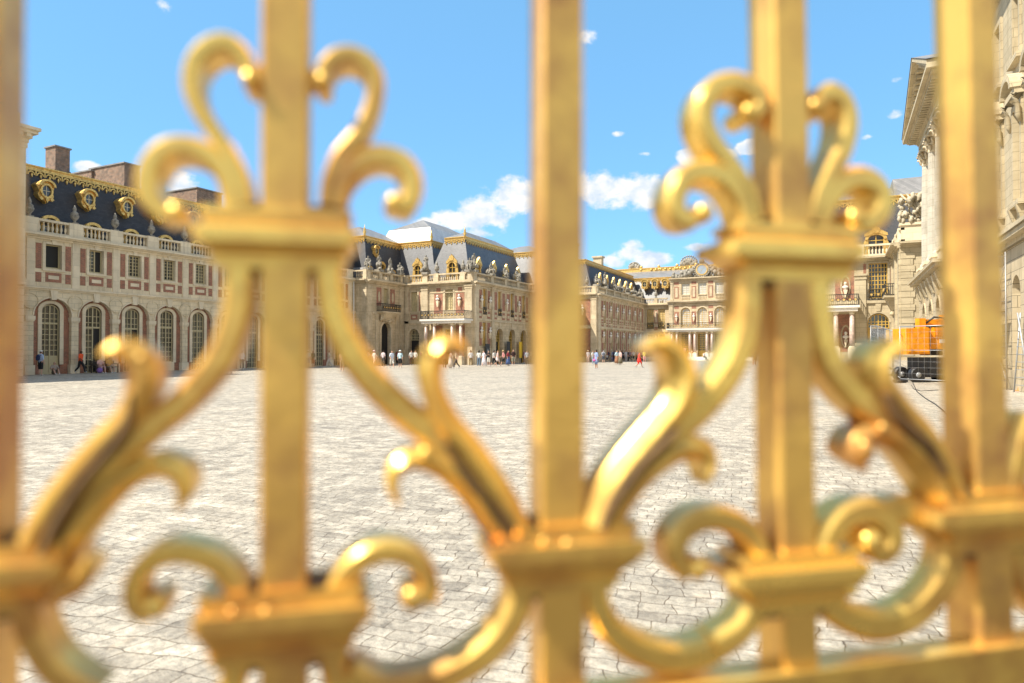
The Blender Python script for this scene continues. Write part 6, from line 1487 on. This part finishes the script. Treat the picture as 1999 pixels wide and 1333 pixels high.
# cables on the ground
m = MB(); c = [on_ground(x, y) for x, y in ((1782, 748), (1790, 765), (1806, 778), (1826, 790), (1844, 805), (1856, 822))]; m.tube([p+V((0, 0, .02)) for p in c], .018, 6); tag(m.build('cable', 'black'), 'dark cable trailing over the setts towards the fence', 'cable')
m = MB(); c = [on_ground(x, y) for x, y in ((1779, 752), (1784, 760), (1798, 764), (1832, 762))]; m.tube([p+V((0, 0, .02)) for p in c], .014, 6); tag(m.build('cable', 'black'), 'thin short cable lying under the mesh panel', 'cable')
def scaffold():
    o = wp(1978, 31.0); o = V((6.25, o.y, 0)); t = thing('scaffold_tower', (o.x, o.y, 0), 'small steel scaffold tower against the stone wall right of the fifth bar', 'scaffold')
    m = MB(); X = [-.45, .35]; Y = [-2.1, 1.9]
    for x in X:
        for y in Y: m.tube([o+V((x, y, 0)), o+V((x, y, 6.1))], .03, 8)
    m.build('standard', 'steel', t); m = MB()
    for z in [.4+.5*k for k in range(12)]:
        for y in Y: m.tube([o+V((X[0], y, z)), o+V((X[1], y, z))], .022, 6)
        if int(z*2) % 2 == 0:
            for x in X: m.tube([o+V((x, Y[0], z)), o+V((x, Y[1], z))], .022, 6)
    m.build('ledger', 'steel', t); m = MB()
    for x in X: m.tube([o+V((x, Y[0], .4)), o+V((x, Y[1], 3.0))], .02, 6); m.tube([o+V((x, Y[1], 3.0)), o+V((x, Y[0], 5.6))], .02, 6)
    m.build('brace', 'steel', t)
    m = MB(); m.box(WORLD, o.x-.42, o.x+.33, o.y-2, o.y+1.8, 3.43, 3.5); m.build('deck', 'wood', t)
    p = wp(1990, 27.5); m = MB()
    for s in (-1, 1): m.tube([p+V((s*.05, 0, 3.3)), p+FR*(.1)+FF*s*.45+V((0, 0, 0))], .03, 8)
    l = thing('stepladder', (p.x, p.y, 0), 'pale aluminium ladder leaning beside the scaffold', 'ladder'); m.build('stile', 'steel', l)
    for k in range(9): z = .3+.32*k; s = .45*(1-z/3.3); m = MB(); m.tube([p+FR*.1*(1-z/3.3)+FF*s+V((0, 0, z)), p+FR*.1*(1-z/3.3)-FF*s+V((0, 0, z))], .015, 6); m.build('rung', 'steel', l)
scaffold()
c = wp(1993, 28.5); m = MB(); m.lathe(WORLD, c.x, c.y, [(.22, 0), (.22, .03), (.14, .05), (.03, .55)], 12); tag(m.build('traffic_cone', cloth((.85, .2, .05))), 'small orange cone at the foot of the ladder', 'cone')
# banners by the entrances
def banner(F, u, w, z0, z1, mt, label, art=None):
    t = thing('banner', F(u, .4, z0-.0), label, 'banner'); m = MB(); m.box(F, u-w/2, u+w/2, .38, .44, z0, z1); m.build('panel', mt, t)
    for s in (-1, 1): m = MB(); m.box(F, u+s*w*.4-.03, u+s*w*.4+.03, .39, .43, -.05, z0); m.build('post', 'iron', t)
    if art:
        m = MB(); m.prism(F, [(u-.16, z0+.3), (u-.22, z0+.6), (u-.06, z0+.9), (u-.12, z0+1.15), (u+.02, z0+1.35), (u+.14, z0+1.1), (u+.08, z0+.85), (u+.2, z0+.55), (u+.14, z0+.3)], .44, .447); m.build('pale_figure', art, t)
banner(Fr('E', -39.6), 72.8, 1.05, .6, 2.55, 'black', 'black poster panel with a pale figure on the stone base', M['steel'])
banner(Fr('E', -39.6), 78.6, .9, .7, 2.9, 'black', 'narrow dark information banner between the first two arches')
banner(Fr('E', -39.6), 82.25, .75, .7, 2.9, 'yellow', 'yellow banner left of the last arch')
m_ = MB(); q = Fr('E', -39.6)
m_.box(q, 70.0, 70.5, .3, .8, 0, .6)

# ================================================================== LIGHT, SKY, CLOUDS
SUN_EL = 52.0
# shadows fall towards picture right and slightly away
az = FR*1.0+FF*(.40); az.normalize()
sun = bpy.data.lights.new('sun', 'SUN'); so = bpy.data.objects.new('sun', sun); C.objects.link(so)
sun.energy = 4.6; sun.angle = R(.55); sun.color = (1.0, .93, .80)
d = V((az.x*math.cos(R(SUN_EL)), az.y*math.cos(R(SUN_EL)), -math.sin(R(SUN_EL))))
so.rotation_euler = d.to_track_quat('-Z', 'Y').to_euler()
to = -d
w = bpy.data.worlds.new('World'); sc.world = w; w.use_nodes = True; nt = w.node_tree
bg = nt.nodes['Background']
sky = nd(nt, 'ShaderNodeTexSky', sky_type='NISHITA'); sky.sun_disc = False; sky.sun_elevation = R(SUN_EL); sky.sun_rotation = math.atan2(to.x, to.y)
sky.air_density = 1.0; sky.dust_density = .15; sky.ozone_density = 2.0; sky.altitude = 1800
tc = nd(nt, 'ShaderNodeTexCoord'); sp = nd(nt, 'ShaderNodeSeparateXYZ'); nt.links.new(tc.outputs['Generated'], sp.inputs[0])
azn = mth(nt, 'ARCTAN2', sp.outputs[0], sp.outputs[1]); eln = mth(nt, 'ARCSINE', sp.outputs[2])
cv = nd(nt, 'ShaderNodeCombineXYZ'); nt.links.new(azn, cv.inputs[0]); nt.links.new(mth(nt, 'MULTIPLY', eln, 1.25), cv.inputs[1])
n1 = nd(nt, 'ShaderNodeTexNoise'); n1.inputs['Scale'].default_value = 26; n1.inputs['Detail'].default_value = 9; n1.inputs['Roughness'].default_value = .58; nt.links.new(cv.outputs[0], n1.inputs['Vector'])
blobs = [(1000,385,62,36,1),(955,412,62,34,1),(890,432,50,22,1),(838,440,38,15,1),(920,455,60,12,.6),(1228,373,72,36,1),(1175,368,54,34,1),(1120,360,50,28,1),(1275,385,34,18,.9),
         (1228,492,30,26,1),(1268,506,44,17,1),(1205,512,26,14,.8),(1356,482,28,8,.75),(1365,306,48,22,1.9),(1462,286,34,17,1.7),(1410,300,34,14,1.4),(1747,222,18,11,.75),(1258,300,12,5,.6),(1150,74,20,14,.55),(322,14,16,14,.5),
         (172,328,30,13,1),(355,360,38,24,1),(385,385,30,20,.9),(1690,268,14,6,.55),(1206,262,12,5,.5),(1750,157,12,6,.45),(1320,365,20,14,.8)]
rb = random.Random(4)
for i in range(34):   # clouds added outside the picture for the gilding to reflect
    blobs.append((None, rb.uniform(-1, 1), 0, 0, 0))
acc = None
for bl in blobs:
    if bl[0] is None:
        while True:
            A_ = rb.uniform(-math.pi, math.pi)
            r0 = math.atan2(FF.x, FF.y); dlt = (A_-r0+math.pi) % (2*math.pi)-math.pi
            if abs(dlt) > 1.3: break
        E_ = rb.uniform(.10, 1.1); ra = rb.uniform(.15, .4); re = ra*.5; wt = 1
    else:
        px, py, rx, ry, wt = bl; r_ = ray(px, py).normalized(); A_ = math.atan2(r_.x, r_.y); E_ = math.asin(r_.z)
        r2 = ray(px+rx, py).normalized(); ra = abs(math.atan2(r2.x, r2.y)-A_); r3 = ray(px, py-ry).normalized(); re = abs(math.asin(r3.z)-E_)
    x = mth(nt, 'DIVIDE', mth(nt, 'SUBTRACT', azn, A_), ra); y = mth(nt, 'DIVIDE', mth(nt, 'SUBTRACT', eln, E_), re)
    q = mth(nt, 'ADD', mth(nt, 'MULTIPLY', x, x), mth(nt, 'MULTIPLY', y, y))
    v = mth(nt, 'MULTIPLY', mth(nt, 'SUBTRACT', 1.25, q), wt)
    acc = v if acc is None else mth(nt, 'SMOOTH_MAX', acc, v, .4)
dens = mth(nt, 'ADD', mth(nt, 'MAXIMUM', acc, -2.0), mth(nt, 'MULTIPLY', mth(nt, 'SUBTRACT', n1.outputs[0], .5), 4.0))
mr = nd(nt, 'ShaderNodeMapRange', interpolation_type='SMOOTHSTEP'); mr.inputs[1].default_value = .02; mr.inputs[2].default_value = 1.0; nt.links.new(dens, mr.inputs[0])
# cloud self-shading: compare density with a copy taken towards the sun
n2 = nd(nt, 'ShaderNodeTexNoise'); n2.inputs['Scale'].default_value = 34; n2.inputs['Detail'].default_value = 6; n2.inputs['Roughness'].default_value = .55
ofs = nd(nt, 'ShaderNodeVectorMath', operation='ADD'); ofs.inputs[1].default_value = (-.008, .011, 0); nt.links.new(cv.outputs[0], ofs.inputs[0]); nt.links.new(ofs.outputs[0], n2.inputs['Vector'])
shade = ramp(nt, n2.outputs[0], [(.42, (1.0, 1.0, 1.0)), (.66, (.66, .78, .93))])
cl = mixc(nt, 1.0, shade, (3.95, 3.95, 3.95), 'MULTIPLY')
hs = nd(nt, 'ShaderNodeHueSaturation'); hs.inputs['Saturation'].default_value = 1.0; hs.inputs['Value'].default_value = 1.5; nt.links.new(sky.outputs[0], hs.inputs['Color'])
skyc = mixc(nt, 1.0, hs.outputs[0], (.50, .67, .76), 'MULTIPLY')
skyc = mixc(nt, .62, skyc, (.92, 2.25, 3.6))
# away from the view the unseen sky is toned warmer for gold reflections
dt = nd(nt, 'ShaderNodeVectorMath', operation='DOT_PRODUCT'); nt.links.new(tc.outputs['Generated'], dt.inputs[0]); dt.inputs[1].default_value = tuple(FF)
sm = nd(nt, 'ShaderNodeMapRange', interpolation_type='SMOOTHSTEP'); sm.inputs[1].default_value = -.05; sm.inputs[2].default_value = .68; nt.links.new(dt.outputs['Value'], sm.inputs[0])
skyc = mixc(nt, sm.outputs[0], mixc(nt, 1.0, hs.outputs[0], (.62, .55, .47), 'MULTIPLY'), skyc)
col = mixc(nt, mr.outputs[0], skyc, cl)
nt.links.new(col, bg.inputs['Color']); bg.inputs['Strength'].default_value = .15

sc.view_settings.view_transform = 'Standard'; sc.view_settings.look = 'None'; sc.view_settings.gamma = 1
sc.view_settings.exposure = .86
sc.cycles.use_denoising = True
sc.cycles.max_bounces = 6
